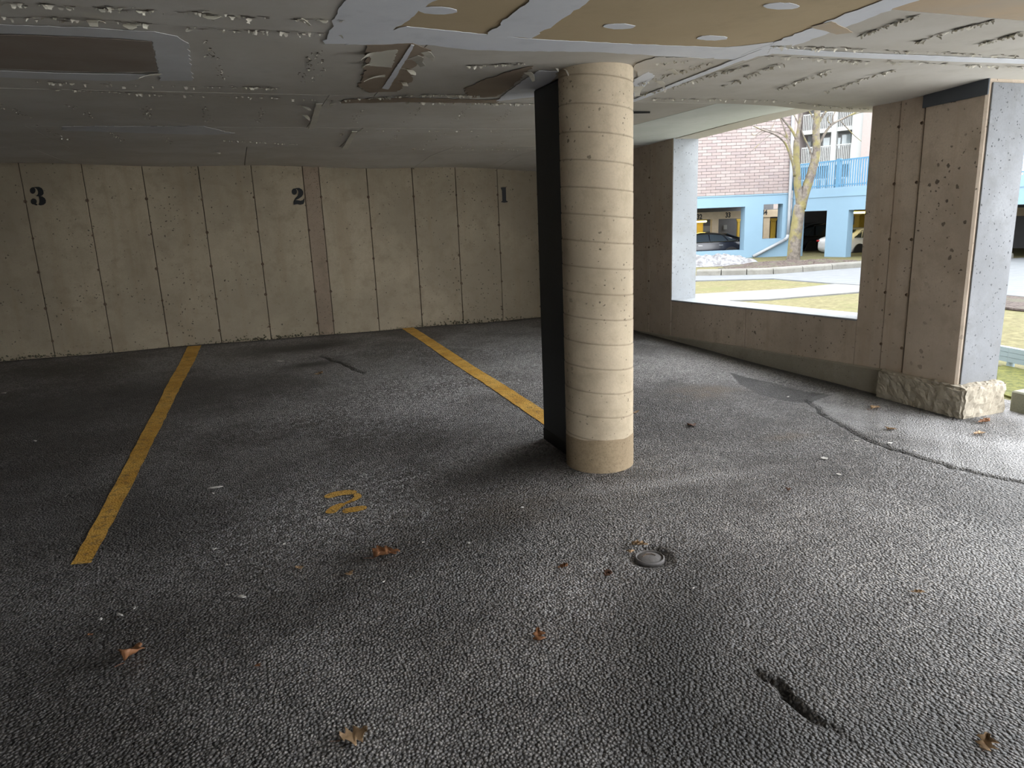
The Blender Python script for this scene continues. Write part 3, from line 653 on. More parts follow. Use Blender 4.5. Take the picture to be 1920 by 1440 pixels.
box = empty('steel_box', (1.945, 4.08, 0)); tag(box, 'dark slate grey flat boxed post standing behind the round column', 'post')
MB().box((-0.125, -0.17, -0.03), (0.125, 0.20, 2.262)).build('casing', M['slate_paint'], box, bevel=0.008)
MB().box((-0.128, -0.172, -0.03), (0.128, 0.204, 0.09)).build('kick_plate', M['black_paint'], box, bevel=0.004)

# ------------------------------------------------------------------ painted floor marks
def floor_strip(name, A, B, C, D, label, n=60, m=5, wear0=0.6, wear1=1.0, parent=None):
    """A-B the two corners at the wall, C-D at the near end (photo corners dropped onto the asphalt)"""
    a, b, c, d = [atF(*p) for p in (A, B, C, D)]; vs = []; ws = []; rb = random.Random(sum(A))
    for i in range(n+1):
        q = i/n; l = a+(c-a)*q; r = b+(d-b)*q
        jl, jr = rb.uniform(-.004, .004), rb.uniform(-.004, .004); w = np.linalg.norm(r-l)
        for j in range(m+1):
            s = j/m; s2 = s + (jl/w if j == 0 else jr/w if j == m else 0); p = l+(r-l)*s2
            vs.append((p[0], p[1], fz(p[0], p[1])+0.0035)); ws.append((wear0+(wear1-wear0)*q)*(1.25 if j in (0, m) else 0.9))
    fs = [(i*(m+1)+j, i*(m+1)+j+1, (i+1)*(m+1)+j+1, (i+1)*(m+1)+j) for i in range(n) for j in range(m)]
    me = MB().add(vs, fs).mesh(name); me.shade_smooth()
    at = me.attributes.new('wear', 'FLOAT', 'POINT'); at.data.foreach_set('value', np.array(ws, np.float32))
    o = mesh_obj(name, me, M['yellow_paint'], parent)
    if label: tag(o, label, 'line', 'yellow bay lines')
    return o
floor_strip('bay_line', (352, 650), (378, 648), (133, 1060), (172, 1056), 'worn yellow bay line left of the painted floor number', wear0=0.35, wear1=1.15)
floor_strip('bay_line', (753, 616), (775, 614), (1034, 806), (1058, 795), 'yellow bay line running to the round column', wear0=0.2, wear1=0.7)
mb = MB(); ws = []
def stroke(pts, w0, w1):
    P = [atF(*p) for p in pts]; n = 24; b = len(mb.v); out = []
    for i in range(n+1):
        q = i/n*(len(P)-1); k = min(int(q), len(P)-2); p = P[k]+(P[k+1]-P[k])*(q-k); t_ = P[k+1]-P[k]; t_ = t_/np.linalg.norm(t_); nx, ny = -t_[1], t_[0]
        w = (w0+(w1-w0)*i/n)*math.sqrt(max(0.06, 1-(2*i/n-1)**6))/2
        for s_ in (-1, 0, 1): out.append((p[0]+nx*w*s_, p[1]+ny*w*s_, fz(p[0], p[1])+0.004)); ws.append(1.15 if s_ else 0.75)
    mb.add(out, [(3*i+j, 3*i+j+1, 3*i+j+4, 3*i+j+3) for i in range(n) for j in (0, 1)])
stroke([(610, 934), (630, 927), (650, 924), (668, 925)], .075, .07); stroke([(668, 926), (672, 933), (660, 940), (645, 946)], .045, .03); stroke([(645, 945), (630, 952), (617, 964)], .05, .07); stroke([(642, 960), (660, 957), (688, 952)], .07, .07)
me = mb.mesh('floor_number'); at = me.attributes.new('wear', 'FLOAT', 'POINT'); at.data.foreach_set('value', np.array(ws, np.float32))
tag(mesh_obj('floor_number', me, M['yellow_paint']), 'faded yellow number 2 painted on the asphalt', 'number')

# ------------------------------------------------------------------ small things on the floor
capo = empty('pipe_cap', (CAPC[0], CAPC[1], fz(*CAPC)-0.018)); tag(capo, 'round rusty metal pipe cap sunk in the asphalt', 'pipe cap')
MB().lathe([(0.064, -0.02), (0.066, 0.014), (0.062, 0.018), (0.058, 0.017), (0.055, 0.008), (0.0001, 0.008)], 32).build('rim', M['cap_metal'], capo, True)
MB().lathe([(0.0535, -0.01), (0.0535, 0.012), (0.048, 0.015), (0.0001, 0.017)], 32).build('lid', M['cap_metal'], capo, True)
MB().tube([(-0.03, 0.012, 0.0165), (-0.005, 0.026, 0.0175), (0.022, 0.018, 0.017), (0.03, 0.0, 0.0165)], 0.0022, 6).build('lid_seam', M['tie_rust'], capo)
def leaf(x, y, L, rot, curl, mat, label, lobes=5, wide=0.8, seed=0, lift=0.004):
    rb = random.Random(seed); n = 9; pts = []
    n = 14; root = empty('leaf', atF(x, y)); root.rotation_euler = (rb.uniform(-.08, .08), rb.uniform(-.08, .08), R(rot)); tag(root, label, 'leaf')
    vs, fs = [], []
    for i in range(n+1):
        q = i/n; w = L*wide*0.5*(math.sin(math.pi*min(1, q*0.93+0.05))**0.7)*(1+0.5*math.sin(q*lobes*math.pi*1.3+rb.random()))*(1 if 0 < i < n else 0.15)
        for s_ in (-1, -0.5, 0, 0.5, 1):
            yy = w*s_*rb.uniform(.8, 1.1); zz = lift + abs(s_)**1.5*L*curl*(0.5+0.6*math.sin(q*3+seed)) + L*0.05*rb.random() + L*curl*0.5*(q-0.5)**2
            vs.append((L*(q-0.5), yy, zz))
    for i in range(n):
        for j in range(4): fs.append((i*5+j, i*5+j+1, i*5+j+6, i*5+j+5))
    me = MB().add(vs, fs).mesh('blade', True); b = mesh_obj('blade', me, M[mat], root); md = b.modifiers.new('thick', 'SOLIDIFY'); md.thickness = 0.001
    MB().tube([(-L*0.5, 0, lift+0.002), (-L*0.68, L*0.04, lift+L*curl*.25), (-L*0.82, L*0.10, lift+L*curl*.3)], [L*.012, L*.010, L*.012], 5).build('stalk', M['leaf_dark'], root)
    return root
leaf(725, 1042, 0.13, 15, 0.22, 'leaf_brown', 'curled reddish brown leaf nearest the yellow floor number', seed=1, wide=.7)
leaf(248, 1227, 0.135, 75, 0.30, 'leaf_brown', 'long folded brown leaf at the lower left of the floor', seed=2, wide=.42)
leaf(664, 1382, 0.085, 10, 0.30, 'leaf_tan', 'crumpled tan leaf at the bottom edge of the floor', seed=3)
leaf(1010, 1196, 0.05, 70, 0.45, 'leaf_brown', 'small curled brown leaf in front of the pipe cap', seed=4)
leaf(1055, 1065, 0.045, -10, 0.3, 'leaf_brown', 'small orange brown leaf left of the pipe cap', seed=5, wide=.6)
leaf(1140, 1080, 0.04, 20, 0.4, 'leaf_dark', 'tiny dark red leaf just left of the pipe cap', seed=6)
leaf(1200, 1024, 0.075, -30, 0.2, 'leaf_tan', 'torn tan leaf caught behind the pipe cap', seed=7, wide=.4)
leaf(1182, 1037, 0.04, 60, 0.4, 'leaf_tan', 'little yellowish leaf touching the pipe cap', seed=8)
leaf(1297, 798, 0.07, 0, 0.35, 'leaf_dark', 'dark leaf lying right of the round column', seed=9)
leaf(1192, 774, 0.06, 10, 0.2, 'leaf_tan', 'pale leaf half hidden by the right side of the column', seed=10, wide=.5)
leaf(1848, 1398, 0.055, 30, 0.3, 'leaf_tan', 'pale crumpled leaf at the lower right corner', seed=11)
leaf(1720, 1113, 0.05, -30, 0.15, 'leaf_tan', 'thin tan leaf on the open lane at right', seed=12, wide=.35)
leaf(1478, 921, 0.03, 30, 0.5, 'leaf_dark', 'small dark leaf on the lane right of the column', seed=13)
leaf(1670, 806, 0.07, 10, 0.2, 'leaf_tan', 'pale leaf on the apron in front of the footing', seed=14)
leaf(562, 1066, 0.035, 0, 0.3, 'leaf_tan', 'small yellow leaf left of the curled reddish leaf', seed=15)
leaf(655, 1077, 0.04, 20, 0.35, 'leaf_tan', 'small grey leaf below the painted floor number', seed=16)
leaf(597, 702, 0.09, 10, 0.2, 'leaf_tan', 'pale leaf in the oil stain near the back wall', seed=17)
leaf(1845, 793, 0.09, -10, 0.25, 'leaf_brown', 'reddish leaf against the foot of the pier', seed=18, wide=.4)
leaf(1836, 815, 0.10, 0, 0.12, 'leaf_tan', 'flat pale leaf on the apron before the pier', seed=19, wide=.35)
leaf(1640, 766, 0.13, 20, 0.12, 'leaf_tan', 'long pale leaf beside the wall ledge', seed=20, wide=.35)
leaf(170, 1192, 0.02, 20, 0.3, 'leaf_brown', 'tiny orange leaf scrap above the folded leaf', seed=21)
leaf(484, 1249, 0.02, 20, 0.3, 'leaf_brown', 'tiny red leaf scrap right of the folded leaf', seed=22)
chips = [(454, 1121, .045), (425, 1061, .02), (225, 1155, .04), (252, 1142, .03), (190, 1163, .02), (402, 1031, .025), (720, 1093, .015), (770, 1084, .015), (793, 1019, .015), (980, 953, .02), (533, 1022, .02), (525, 678, .11), (85, 667, .08), (66, 828, .05), (300, 818, .025), (1478, 745, .05), (1545, 861, .07), (1572, 891, .035), (1605, 828, .03), (1668, 832, .04), (1715, 847, .03), (8, 738, .06), (400, 927, .03), (405, 915, .08), (570, 1002, .02), (1042, 937, .02), (880, 1020, .02), (1300, 1105, .015)]
chip_labels = ['pale chip left of the crumpled leaf, largest in the dark left bay', 'pale chip between the bay line end and the reddish leaf', 'long pale smear chip above the folded leaf', 'pale chip just right of the long smear above the folded leaf', 'tiny pale chip left of the long smear near the tiny orange scrap', 'pale chip halfway between the bay line end and the painted number', 'tiny pale chip right below the curled reddish leaf', 'tiny pale chip right of the curled reddish leaf', 'tiny pale chip between painted number and small orange leaf', 'pale chip in front of the column base, left side', 'pale chip above the small yellow leaf near painted number', 'long white strip lying in front of the back wall near the oil stain', 'white strip on the dark floor near the back wall at far left', 'pale chip on the dark floor left of the worn bay line', 'tiny pale chip just right of the worn bay line', 'pale chip on the floor just beyond the apron crack start', 'long pale twig like chip on the lane toward the pier', 'round pale chip on the lane below the long pale twig', 'pale chip left of the apron crack', 'pale flat chip at the apron crack, nearest the footing leaf', 'pale flat chip on the apron crack, nearest the right edge', 'white chip at the left edge of the picture on the floor', 'small pale chip above the long grey streak right of the bay line', 'long grey streak chip right of the worn bay line', 'tiny pale chip left of the reddish leaf, below the painted number', 'tiny pale chip below the shadow of the column', 'tiny pale chip between reddish leaf and small orange leaf', 'tiny pale chip right below the pipe cap']
for k, (x, y, s) in enumerate(chips):
    rb = random.Random(k+300); p = atF(x, y); m = 7
    ring = [(s*.5*math.cos(a)*rb.uniform(.5, 1.2), s*.22*math.sin(a)*rb.uniform(.4, 1.3)) for a in np.linspace(0, 2*math.pi, m, endpoint=False)]
    mb = MB().prism([(a, b, 0.002+rb.uniform(0, .003)) for a, b in ring], (0, 0, 0.004))
    o = mb.build('paint_chip', M['chip_white']); o.location = p+np.array([0, 0, 0.001]); o.rotation_euler = (0, 0, rb.uniform(0, 6))
    tag(o, chip_labels[k], 'paint chip', 'pale paint chips scattered over the floor')

# ------------------------------------------------------------------ ground outside
def gpoly(name, pts, mat, up, label, cat, kind='structure', thick=0.03):
    P = [atG(x, y, up) for x, y in pts]
    o = MB().prism([p-np.array([0, 0, thick]) for p in P], (0, 0, thick)).build(name, M[mat]); tag(o, label, cat, kind=kind); return o
lw = []
o = MB().prism([(*p, gz(*p)-0.03) for p in ((RO+0.01, 3.30), (RO+0.01, 60), (-60, 60), (-60, 130), (140, 130), (140, 3.30))], (0, 0, -0.2)).build('lawn', M['grass']); tag(o, 'yellowed winter lawn sloping away outside the garage', 'lawn', kind='structure')
o = MB().prism([(*p, gz(*p)-0.035) for p in ((-80, -90), (-80, -6.9), (5.2, -6.9), (5.2, 3.16), (140, 3.16), (140, -90))], (0, 0, -0.2)).build('driveway', M['drive_bounce']); tag(o, 'unseen driveway, made extra pale to bounce daylight into the garage', 'driveway', kind='structure')
gpoly('road', [(1150, 522), (1305, 517), (1450, 514), (1620, 501), (1760, 492), (1900, 484), (2150, 470), (2600, 452), (3200, 440), (3200, 640), (2600, 605), (2150, 575), (1900, 554), (1760, 542), (1615, 534), (1565, 531), (1450, 522), (1305, 526), (1150, 531)], 'road', 0.0, 'pale grey road curving past the lawn', 'road')
gpoly('footpath', [(1150, 566), (1303, 551), (1480, 541), (1565, 532), (1615, 535), (1612, 547), (1500, 556), (1440, 561), (1370, 563), (1303, 570), (1150, 595)], 'path_concrete', 0.0, 'pale concrete footpath crossing the lawn', 'path')
gpoly('mulch_strip', [(1860, 552), (1900, 555), (2150, 576), (2600, 606), (2600, 630), (2150, 600), (1990, 586), (1900, 578), (1860, 573)], 'mulch', 0.012, 'strip of brown mulch between road and lawn beside the pier', 'mulch', 'stuff')
gpoly('mossy_turf', [(1868, 690), (1880, 684), (1960, 700), (1960, 760), (1890, 742), (1872, 735)], 'moss', -0.01, 'mossy green turf behind the curb by the pier', 'turf', 'stuff')
# street curb in cast lengths
croot = empty('street_curb', atG(1450, 514)); tag(croot, 'pale concrete curb along the far side of the road', 'curb')
cpts = [(1150, 522), (1230, 519), (1305, 517), (1352, 516.3), (1400, 515.4), (1450, 514), (1505, 510), (1560, 505.5), (1620, 501), (1690, 496.5), (1760, 492), (1900, 484)]
base = np.array(croot.location)
for a, b in zip(cpts, cpts[1:]):
    p, q = atG(*a)-base, atG(*b)-base; d = (q-p)/np.linalg.norm(q-p); n_ = np.array([-d[1], d[0], 0]); p = p+d*0.012; q = q-d*0.012
    prof = [(-0.02, -0.05), (0.0, 0.13), (0.03, 0.17), (0.16, 0.17), (0.45, 0.16), (0.45, -0.05)]
    ring0 = [p+n_*x+np.array([0, 0, z]) for x, z in prof]; MB().prism(ring0, q-p).build('curb_stone', M['curb_concrete'], croot)
croot2 = empty('driveway_curb', (5.1, 3.24, 0)); tag(croot2, 'weathered low concrete curb running out from the pier footing', 'curb')
for k in range(5):
    MB().prism([(k*1.2+0.0, -0.09, -0.15), (k*1.2, -0.09, 0.11), (k*1.2, -0.06, 0.145), (k*1.2, 0.10, 0.145), (k*1.2, 0.10, -0.15)], (1.19, 0, 0)).build('curb_stone', M['curb_mossy'], croot2, bevel=0.01)
# mulch bed round the tree and the heap of old snow
def mound(name, cpx, rx, ry, h, mat, lump, lsc, label, cat, kind=None, seed=0, n=40, res=(46, 14)):
    c = atG(*cpx); mb = MB(); vs = []; fs = []; na, nr = res
    ax, ay = np.array([CY, -SY]), np.array([SY, CY])
    for j in range(nr+1):
        q = j/nr
        for i in range(na):
            w = 2*math.pi*i/na; e = 1+0.10*math.sin(3*w+seed)+0.06*math.sin(7*w+2*seed); d = ax*math.cos(w)*rx*q*e+ay*math.sin(w)*ry*q*e
            X, Yv = c[0]+d[0], c[1]+d[1]; hh = h*(1-q*q)+lump*mnoise.fractal(Vector((X*lsc, Yv*lsc, seed)), 1.0, 2.0, 4)*(1-q**6)
            vs.append((X-c[0], Yv-c[1], gz(X, Yv)+hh-0.02-c[2]))
    for j in range(nr):
        for i in range(na): fs.append((j*na+i, j*na+(i+1) % na, (j+1)*na+(i+1) % na, (j+1)*na+i))
    o = mb.add(vs, fs).build(name, M[mat], smooth=True); o.location = c; tag(o, label, cat, kind=kind); return o
mound('mulch_bed', (1490, 496), 2.9, 1.5, 0.16, 'mulch', 0.07, 3.0, 'brown mulch bed around the foot of the tree', 'mulch', 'stuff', 2)
mound('snow_pile', (1330, 496), 2.2, 1.3, 0.36, 'snow', 0.20, 1.9, 'dirty melting snow heap in front of the blue wall', 'snow', None, 5, res=(80, 26))
# low pale rail lying along the lawn behind the pier
rr = empty('lawn_rail', atG(1900, 690)); tag(rr, 'pale blue low wooden rail on the lawn behind the pier', 'rail')
p, q = atG(1850, 676), atG(1990, 706); d = (q-p)/np.linalg.norm(q-p)*2.4; p = p-(q-p)*0.2; lb = np.array(rr.location)
for k in range(3): MB().prism([p-lb+np.array([0, 0, 0.03+0.05*k]), p-lb+np.array([0.05, -0.02, 0.03+0.05*k]), p-lb+np.array([0.05, -0.02, 0.077+0.05*k]), p-lb+np.array([0, 0, 0.077+0.05*k])], d).build('rail_board', M['pale_rail'], rr)
for k in (0.2, 0.5, 0.8): c = p-lb+d*k; MB().box((c[0]+.01, c[1]+.0, -0.1), (c[0]+0.06, c[1]+0.05, 0.17)).build('peg', M['pale_rail'], rr)

# ------------------------------------------------------------------ facades across the road
class Facade:
    def __init__(s, name, x, d, ang, label, cat):
        s.o = np.array([x, d]); s.t = np.array([math.cos(R(ang)), math.sin(R(ang))]); s.n = np.array([-s.t[1], s.t[0]])   # n points into the building
        loc = yaw(x, d); s.root = empty(name, (loc[0], loc[1], 0)); s.root.rotation_euler = (0, 0, R(ang)-YAW); tag(s.root, label, cat)
    def s(s, px, py, back=0.0):
        r = ray(px, py); rx, rd = r[0]*CY-r[1]*SY, r[0]*SY+r[1]*CY
        o = s.o+s.n*back; k = (o@s.n)/(rx*s.n[0]+rd*s.n[1]); p = np.array([rx, rd])*k-o
        return p@s.t, EYE+r[2]*k
    def box(s, name, mat, s0, s1, z0, z1, b0=0.0, b1=0.3, parent=None, bevel=0):
        return MB().box((min(s0, s1), min(b0, b1), min(z0, z1)), (max(s0, s1), max(b0, b1), max(z0, z1))).build(name, M[mat], parent or s.root, bevel=bevel)
    def pbox(s, name, mat, x0, y0, x1, y1, back=0.0, depth=0.2, parent=None):
        a = s.s(x0, y0, back); b = s.s(x1, y1, back); return s.box(name, mat, a[0], b[0], a[1], b[1], back, back+depth, parent)
GZ33 = -0.80
F1 = Facade('brick_building', 13.05, 33.0, 0, 'pink brick building over a blue painted parking level', 'building')
WT = 0.6; zb = F1.s(1400, 365)[1]; X = lambda px, py=430: F1.s(px, py)[0]; Zf = lambda px, py: F1.s(px, py)[1]
L0 = -14.0
o1l, o1r, o1t, o1b = -5.6, X(1396), Zf(1396, 387.5), Zf(1396, 469)
o2l, o2r, o2t, o2b = X(1430), X(1466), Zf(1466, 382), Zf(1440, 448)
for nm, a in (('blue_wall', (L0, o1l, GZ33-.4, zb)), ('blue_wall', (o1l, o1r, o1t, zb)), ('blue_wall', (o1l, o1r, GZ33-.4, o1b)), ('blue_wall', (o1r, o2l, GZ33-.4, zb)), ('blue_wall', (o2l, o2r, o2t, zb)), ('blue_wall', (o2l, o2r, GZ33-.4, o2b)), ('blue_wall', (o2r, 0.0, GZ33-.4, zb))):
    F1.box(nm, 'blue_wall', *a, 0.0, WT)
F1.box('brick_backing', 'mortar', L0, 0.0, zb, 13.0, 0.03, WT)
F1.box('ledge', 'blue_wall', L0, 0.0, zb-0.05, zb, -0.03, 0.03)
bl, bh, cou = 0.435, 0.118, 0.134
bme = [MB().box((-bl/2+.006, -0.03, 0), (bl/2-.006, 0.035, bh)).mesh('brick') for _ in range(3)]
for k in range(3): bme[k].materials.append(M['brick_%d' % k])
rest = MB(); rb = random.Random(9); count = 0
for c in range(int((13-zb)/cou)):
    z = zb+0.012+c*cou
    for i in range(32):
        x = -bl*i-(bl/2 if c % 2 else bl)+bl*0.5
        if x-bl/2 < L0 or x+bl/2 > 0.001+bl*0.5: continue
        if i < 11 and c < 27 and count < 298:
            o = mesh_obj('brick', bme[rb.choice((0, 0, 1, 1, 2))], None, F1.root); o.location = (min(x, -bl/2), rb.uniform(-.006, .006), z); count += 1
        else: rest.box((x-bl/2+.006, -0.03, z), (min(x+bl/2-.006, 0), 0.03, z+bh))
o = rest.build('brickwork', M['brick_1'], F1.root); tag(o, kind='stuff')
# downpipe with its raking foot
dp = empty('downpipe', yaw(13.0, 32.9)); tag(dp, 'white downpipe with a long slanting foot on the blue wall', 'downpipe'); db = np.array(dp.location)
up = [atD(x, y, 32.88)-db for x, y in ((1490, 160), (1486.5, 230), (1483, 330), (1479.5, 410), (1477.5, 440))]; up = [np.array([p[0], p[1], p[2]]) for p in up]
MB().tube(up, 0.075, 10).build('pipe', M['white_pipe'], dp, True)
MB().tube([atD(x, y, 32.88)-db for x, y in ((1477.5, 440), (1476, 446), (1471, 450))], 0.085, 10).build('elbow', M['white_pipe'], dp, True)
MB().tube([atD(x, y, 32.88)-db for x, y in ((1472, 449.5), (1412, 481))], 0.075, 10).build('foot_pipe', M['white_pipe'], dp, True)
# inside of the parking level
fl = -0.98
F1.box('parking_slab', 'garage_floor', L0, 0, fl-0.2, fl, WT, 6.5)
F1.box('parking_soffit', 'soffit_grey', L0, 0, o1t+0.16, o1t+0.4, WT, 6.5)
zt = o1t+0.16
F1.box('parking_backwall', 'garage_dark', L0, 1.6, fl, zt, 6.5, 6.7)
bt = 3.2
b0 = F1.s(1308, 402.5, bt); b1 = F1.s(1390, 409, bt)
F1.box('beam', 'beam_tan', L0, 1.3, b1[1], b0[1]+0.10, bt, bt+0.35)
for px in (1341, 1437): s_ = F1.s(px, 430, bt+.05)[0]; F1.box('pillar', 'beam_tan', s_-0.16, s_+0.16, fl, b1[1], bt+0.05, bt+0.4)
def digits(txt, fac, px, py, back, h, parent, mat='black_paint'):
    cu = bpy.data.curves.new('bay_digits', 'FONT'); cu.body = txt; cu.size = h; cu.extrude = 0.004; cu.align_x = 'CENTER'; cu.align_y = 'CENTER'; cu.offset = 0.012
    tmp = bpy.data.objects.new('tmp', cu); col.objects.link(tmp); dg = bpy.context.evaluated_depsgraph_get(); me = bpy.data.meshes.new_from_object(tmp.evaluated_get(dg)); bpy.data.objects.remove(tmp)
    a = fac.s(px, py, back); o = mesh_obj('bay_digits', me, M[mat], parent); me.materials.clear(); me.materials.append(M[mat]); o.location = (a[0], back-0.006, a[1]); o.rotation_euler = (math.pi/2, 0, 0); o.scale = (0.8, 1, 1); return o
digits('33', F1, 1365, 403.6, bt, 0.34, F1.root); digits('32', F1, 1311.5, 407, bt, 0.34, F1.root); digits('34', F1, 1433.5, 398.5, bt, 0.34, F1.root)
def lamp_fix(fac, px, py, back, w, label):
    a = fac.s(px, py, back); root = empty('ceiling_lamp'); root.parent = None
    mw = fac.root.matrix_basis @ Vector((a[0], back, a[1])); root.location = mw; root.rotation_euler = fac.root.rotation_euler; tag(root, label, 'lamp')
    MB().prism([(-w/2, -.12, 0.10), (-w/2, .12, 0.10), (-w/2, .07, 0.16), (-w/2, -.07, 0.16)], (w, 0, 0)).build('housing', M['post_yellow'], root)
    MB().box((-w/2+.03, -.10, 0.02), (w/2-.03, .10, 0.10)).build('tube', M['lamp_yellow'], root, bevel=0.02); return root
lamp_fix(F1, 1309, 418, 4.5, 0.9, 'glowing yellow lamp inside the parking level behind number 32')
def post(fac, px, y0, y1, back, w, label, mat='post_yellow', base=None):
    a = fac.s(px, y0, back); b = fac.s(px, y1, back); root = empty('guard_post'); root.location = fac.root.matrix_basis @ Vector((a[0], back, b[1])); root.rotation_euler = fac.root.rotation_euler; tag(root, label, 'post'); h = a[1]-b[1]
    MB().box((-w/2, -w/2, (fl if fac is F1 else gb-0.03)-b[1]), (w/2, w/2, h)).build('shaft', M[mat], root, bevel=0.02); MB().prism([(-w*.9, -w/2, h+.16), (w*.9, -w/2, h+.16), (w/2, -w/2, h), (-w/2, -w/2, h)], (0, w, 0)).build('head', M[mat], root); return root
post(F1, 1384.5, 416, 437, 5.5, 0.13, 'yellow post inside the parking level right of number 33')
post(F1, 1311, 419, 436, 5.5, 0.34, 'yellow post under the lamp behind number 32')
post(F1, 1450, 415, 433, 5.5, 0.22, 'yellow post seen through the narrow blue wall opening')
def bright_gap(fac, x0, y0, x1, y1, back): fac.pbox('daylight_pane', 'curtain_glass', x0, y0, x1, y1, back, 0.05)
F1.pbox('back_window', 'cream_trim', 1316, 424, 1333, 434, 6.4, 0.05); F1.pbox('back_window', 'cream_trim', 1357, 422, 1363, 430, 6.4, 0.05)

F2 = Facade('parking_wing', 13.08, 32.98, -68, 'blue painted parking wing with open bays and a roof terrace', 'building')
wz = F2.s(1500, 356)[1]; gb = -1.0; top1 = F2.s(1548, 395)[1]; 
sx = lambda px, py=440: F2.s(px, py)[0]
w1l, w1r, w2l, w2r = sx(1497), sx(1548), sx(1588), sx(1700)
edges = [(0, w1l, gb, wz), (w1r, w2l, gb, wz), (w2r, sx(1800), gb, wz), (sx(1990), 26, gb, wz)]
for a in edges: F2.box('blue_wall', 'blue_wall', *a, 0.0, 0.3)
for a, b in ((w1l, w1r), (w2l, w2r), (sx(1800), sx(1990))): F2.box('blue_wall', 'blue_wall', a, b, top1, wz, 0.0, 0.3)
F2.box('string_course', 'blue_wall', 0, 26, wz-0.38, wz-0.34, -0.03, 0.0)
F2.box('terrace_slab', 'cream_wall', 0, 26, wz-0.15, wz, 0.55, 9)
F2.box('parking_soffit', 'cream_wall', 0, 26, top1+0.05, top1+0.15, 0.3, 9)
F2.box('parking_soffit', 'cream_wall', -5, 0, top1+0.05, top1+0.15, 2.4, 9)
F2.box('parking_slab', 'garage_floor', -5, 0, gb-0.3, gb-0.03, 2.4, 9)
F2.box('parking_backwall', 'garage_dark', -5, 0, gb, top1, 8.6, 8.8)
F2.box('parking_endwall', 'garage_dark', -5.2, -5, gb, top1, 2.4, 8.8)
F2.box('parking_slab', 'garage_floor', 0, 26, gb-0.3, gb-0.03, 0.3, 9)
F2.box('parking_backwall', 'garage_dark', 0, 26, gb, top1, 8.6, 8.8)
F2.box('back_beam', 'beam_tan', -4.9, 26, top1-0.55, top1-0.2, 7.9, 8.2)
for a in ((1509, 411, 1517, 423), (1531, 411, 1546, 423)): F2.pbox('back_window', 'cream_trim', *a, 8.4, 0.1)
F2.pbox('back_window', 'cream_trim', 1589, 406, 1599, 421, 6.0, 0.1)
lamp_fix(F2, 1612, 401, 3.2, 1.1, 'glowing yellow lamp above the white car')
post(F2, 1611, 405, 424, 7.2, 0.42, 'wide yellow post behind the white car')
# terrace railing
rail = empty('terrace_railing', F2.root.matrix_basis @ Vector((6, 0.1, wz))); rail.rotation_euler = F2.root.rotation_euler; tag(rail, 'blue picket railing along the roof terrace', 'railing')
RH = 1.12; MB().box((-6, -0.04, RH-0.06), (14, 0.04, RH)).build('top_rail', M['blue_rail'], rail); MB().box((-6, -0.03, 0.07), (14, 0.03, 0.12)).build('bottom_rail', M['blue_rail'], rail)
pk = MB().box((-0.028, -0.015, 0), (0.028, 0.015, RH-0.02)).mesh('picket'); pk.materials.append(M['blue_rail'])
for k in range(165): o = mesh_obj('picket', pk, None, rail); o.location = (-5.9+k*0.12, -0.03, 0.0)
for k in range(9): MB().box((-6+k*2.45-0.09, -0.06, 0.0), (-6+k*2.45+0.09, 0.06, RH+0.04)).build('post', M['blue_rail'], rail)

F3 = Facade('apartment_block', 21.5, 53.0, -45, 'cream apartment block with railed balconies behind the terrace', 'building')
zA = F3.s(1560, 330)[1]
F3.box('facade', 'cream_wall', -6, 9.5, -1, 26, 1.6, 2.2)
F3.box('side_wall', 'cream_trim', F3.s(1600, 260)[0], F3.s(1621, 260)[0], -1, 26, -0.3, 1.7); F3.box('brick_pier', 'brick_1', F3.s(1621, 260)[0], 9.5, -1, 26, -0.5, 1.7)
F3.box('brick_pier', 'brick_1', -6, F3.s(1502, 290)[0]-0.25, -1, 26, -0.3, 1.7)
s0, s1 = F3.s(1503, 295)[0], F3.s(1600, 280)[0]
def balcony(zf, lab):
    F3.box('balcony_slab', 'cream_trim', s0, s1, zf-0.28, zf, -0.1, 1.7)
    br = F3.box('balcony_rail', 'cream_trim', s0, s1, zf+1.0, zf+1.08, -0.08, -0.02)
    m = MB(); k = s0
    while k < s1: m.box((k, -0.065, zf), (k+0.055, -0.035, zf+1.02)); k += 0.12
    o = m.build('balusters', M['cream_trim'], F3.root); tag(o, kind='stuff')
zl = F3.s(1560, 302)[1]; zu = F3.s(1530, 243)[1]
for k, zz in enumerate((zl, zu, zu+(zu-zl), zu+2*(zu-zl), zl-(zu-zl))): balcony(zz, k)
sc = F3.s(1563, 280)[0]; F3.box('balcony_column', 'cream_trim', sc-0.18, sc+0.18, -1, 26, -0.12, 0.2)
def win(x0, y0, x1, y1):
    a = F3.s(x0, y0, 1.55); b = F3.s(x1, y1, 1.55); f_ = F3.box('window', 'cream_trim', a[0]-.08, b[0]+.08, b[1]-.08, a[1]+.08, 1.5, 1.6); F3.box('pane', 'curtain_glass', a[0], b[0], b[1], a[1], 1.47, 1.5, f_)
for a in ((1504, 268, 1519, 284), (1545, 259, 1556, 276), (1568, 259, 1576, 278), (1580, 253, 1595, 272)): win(*a)

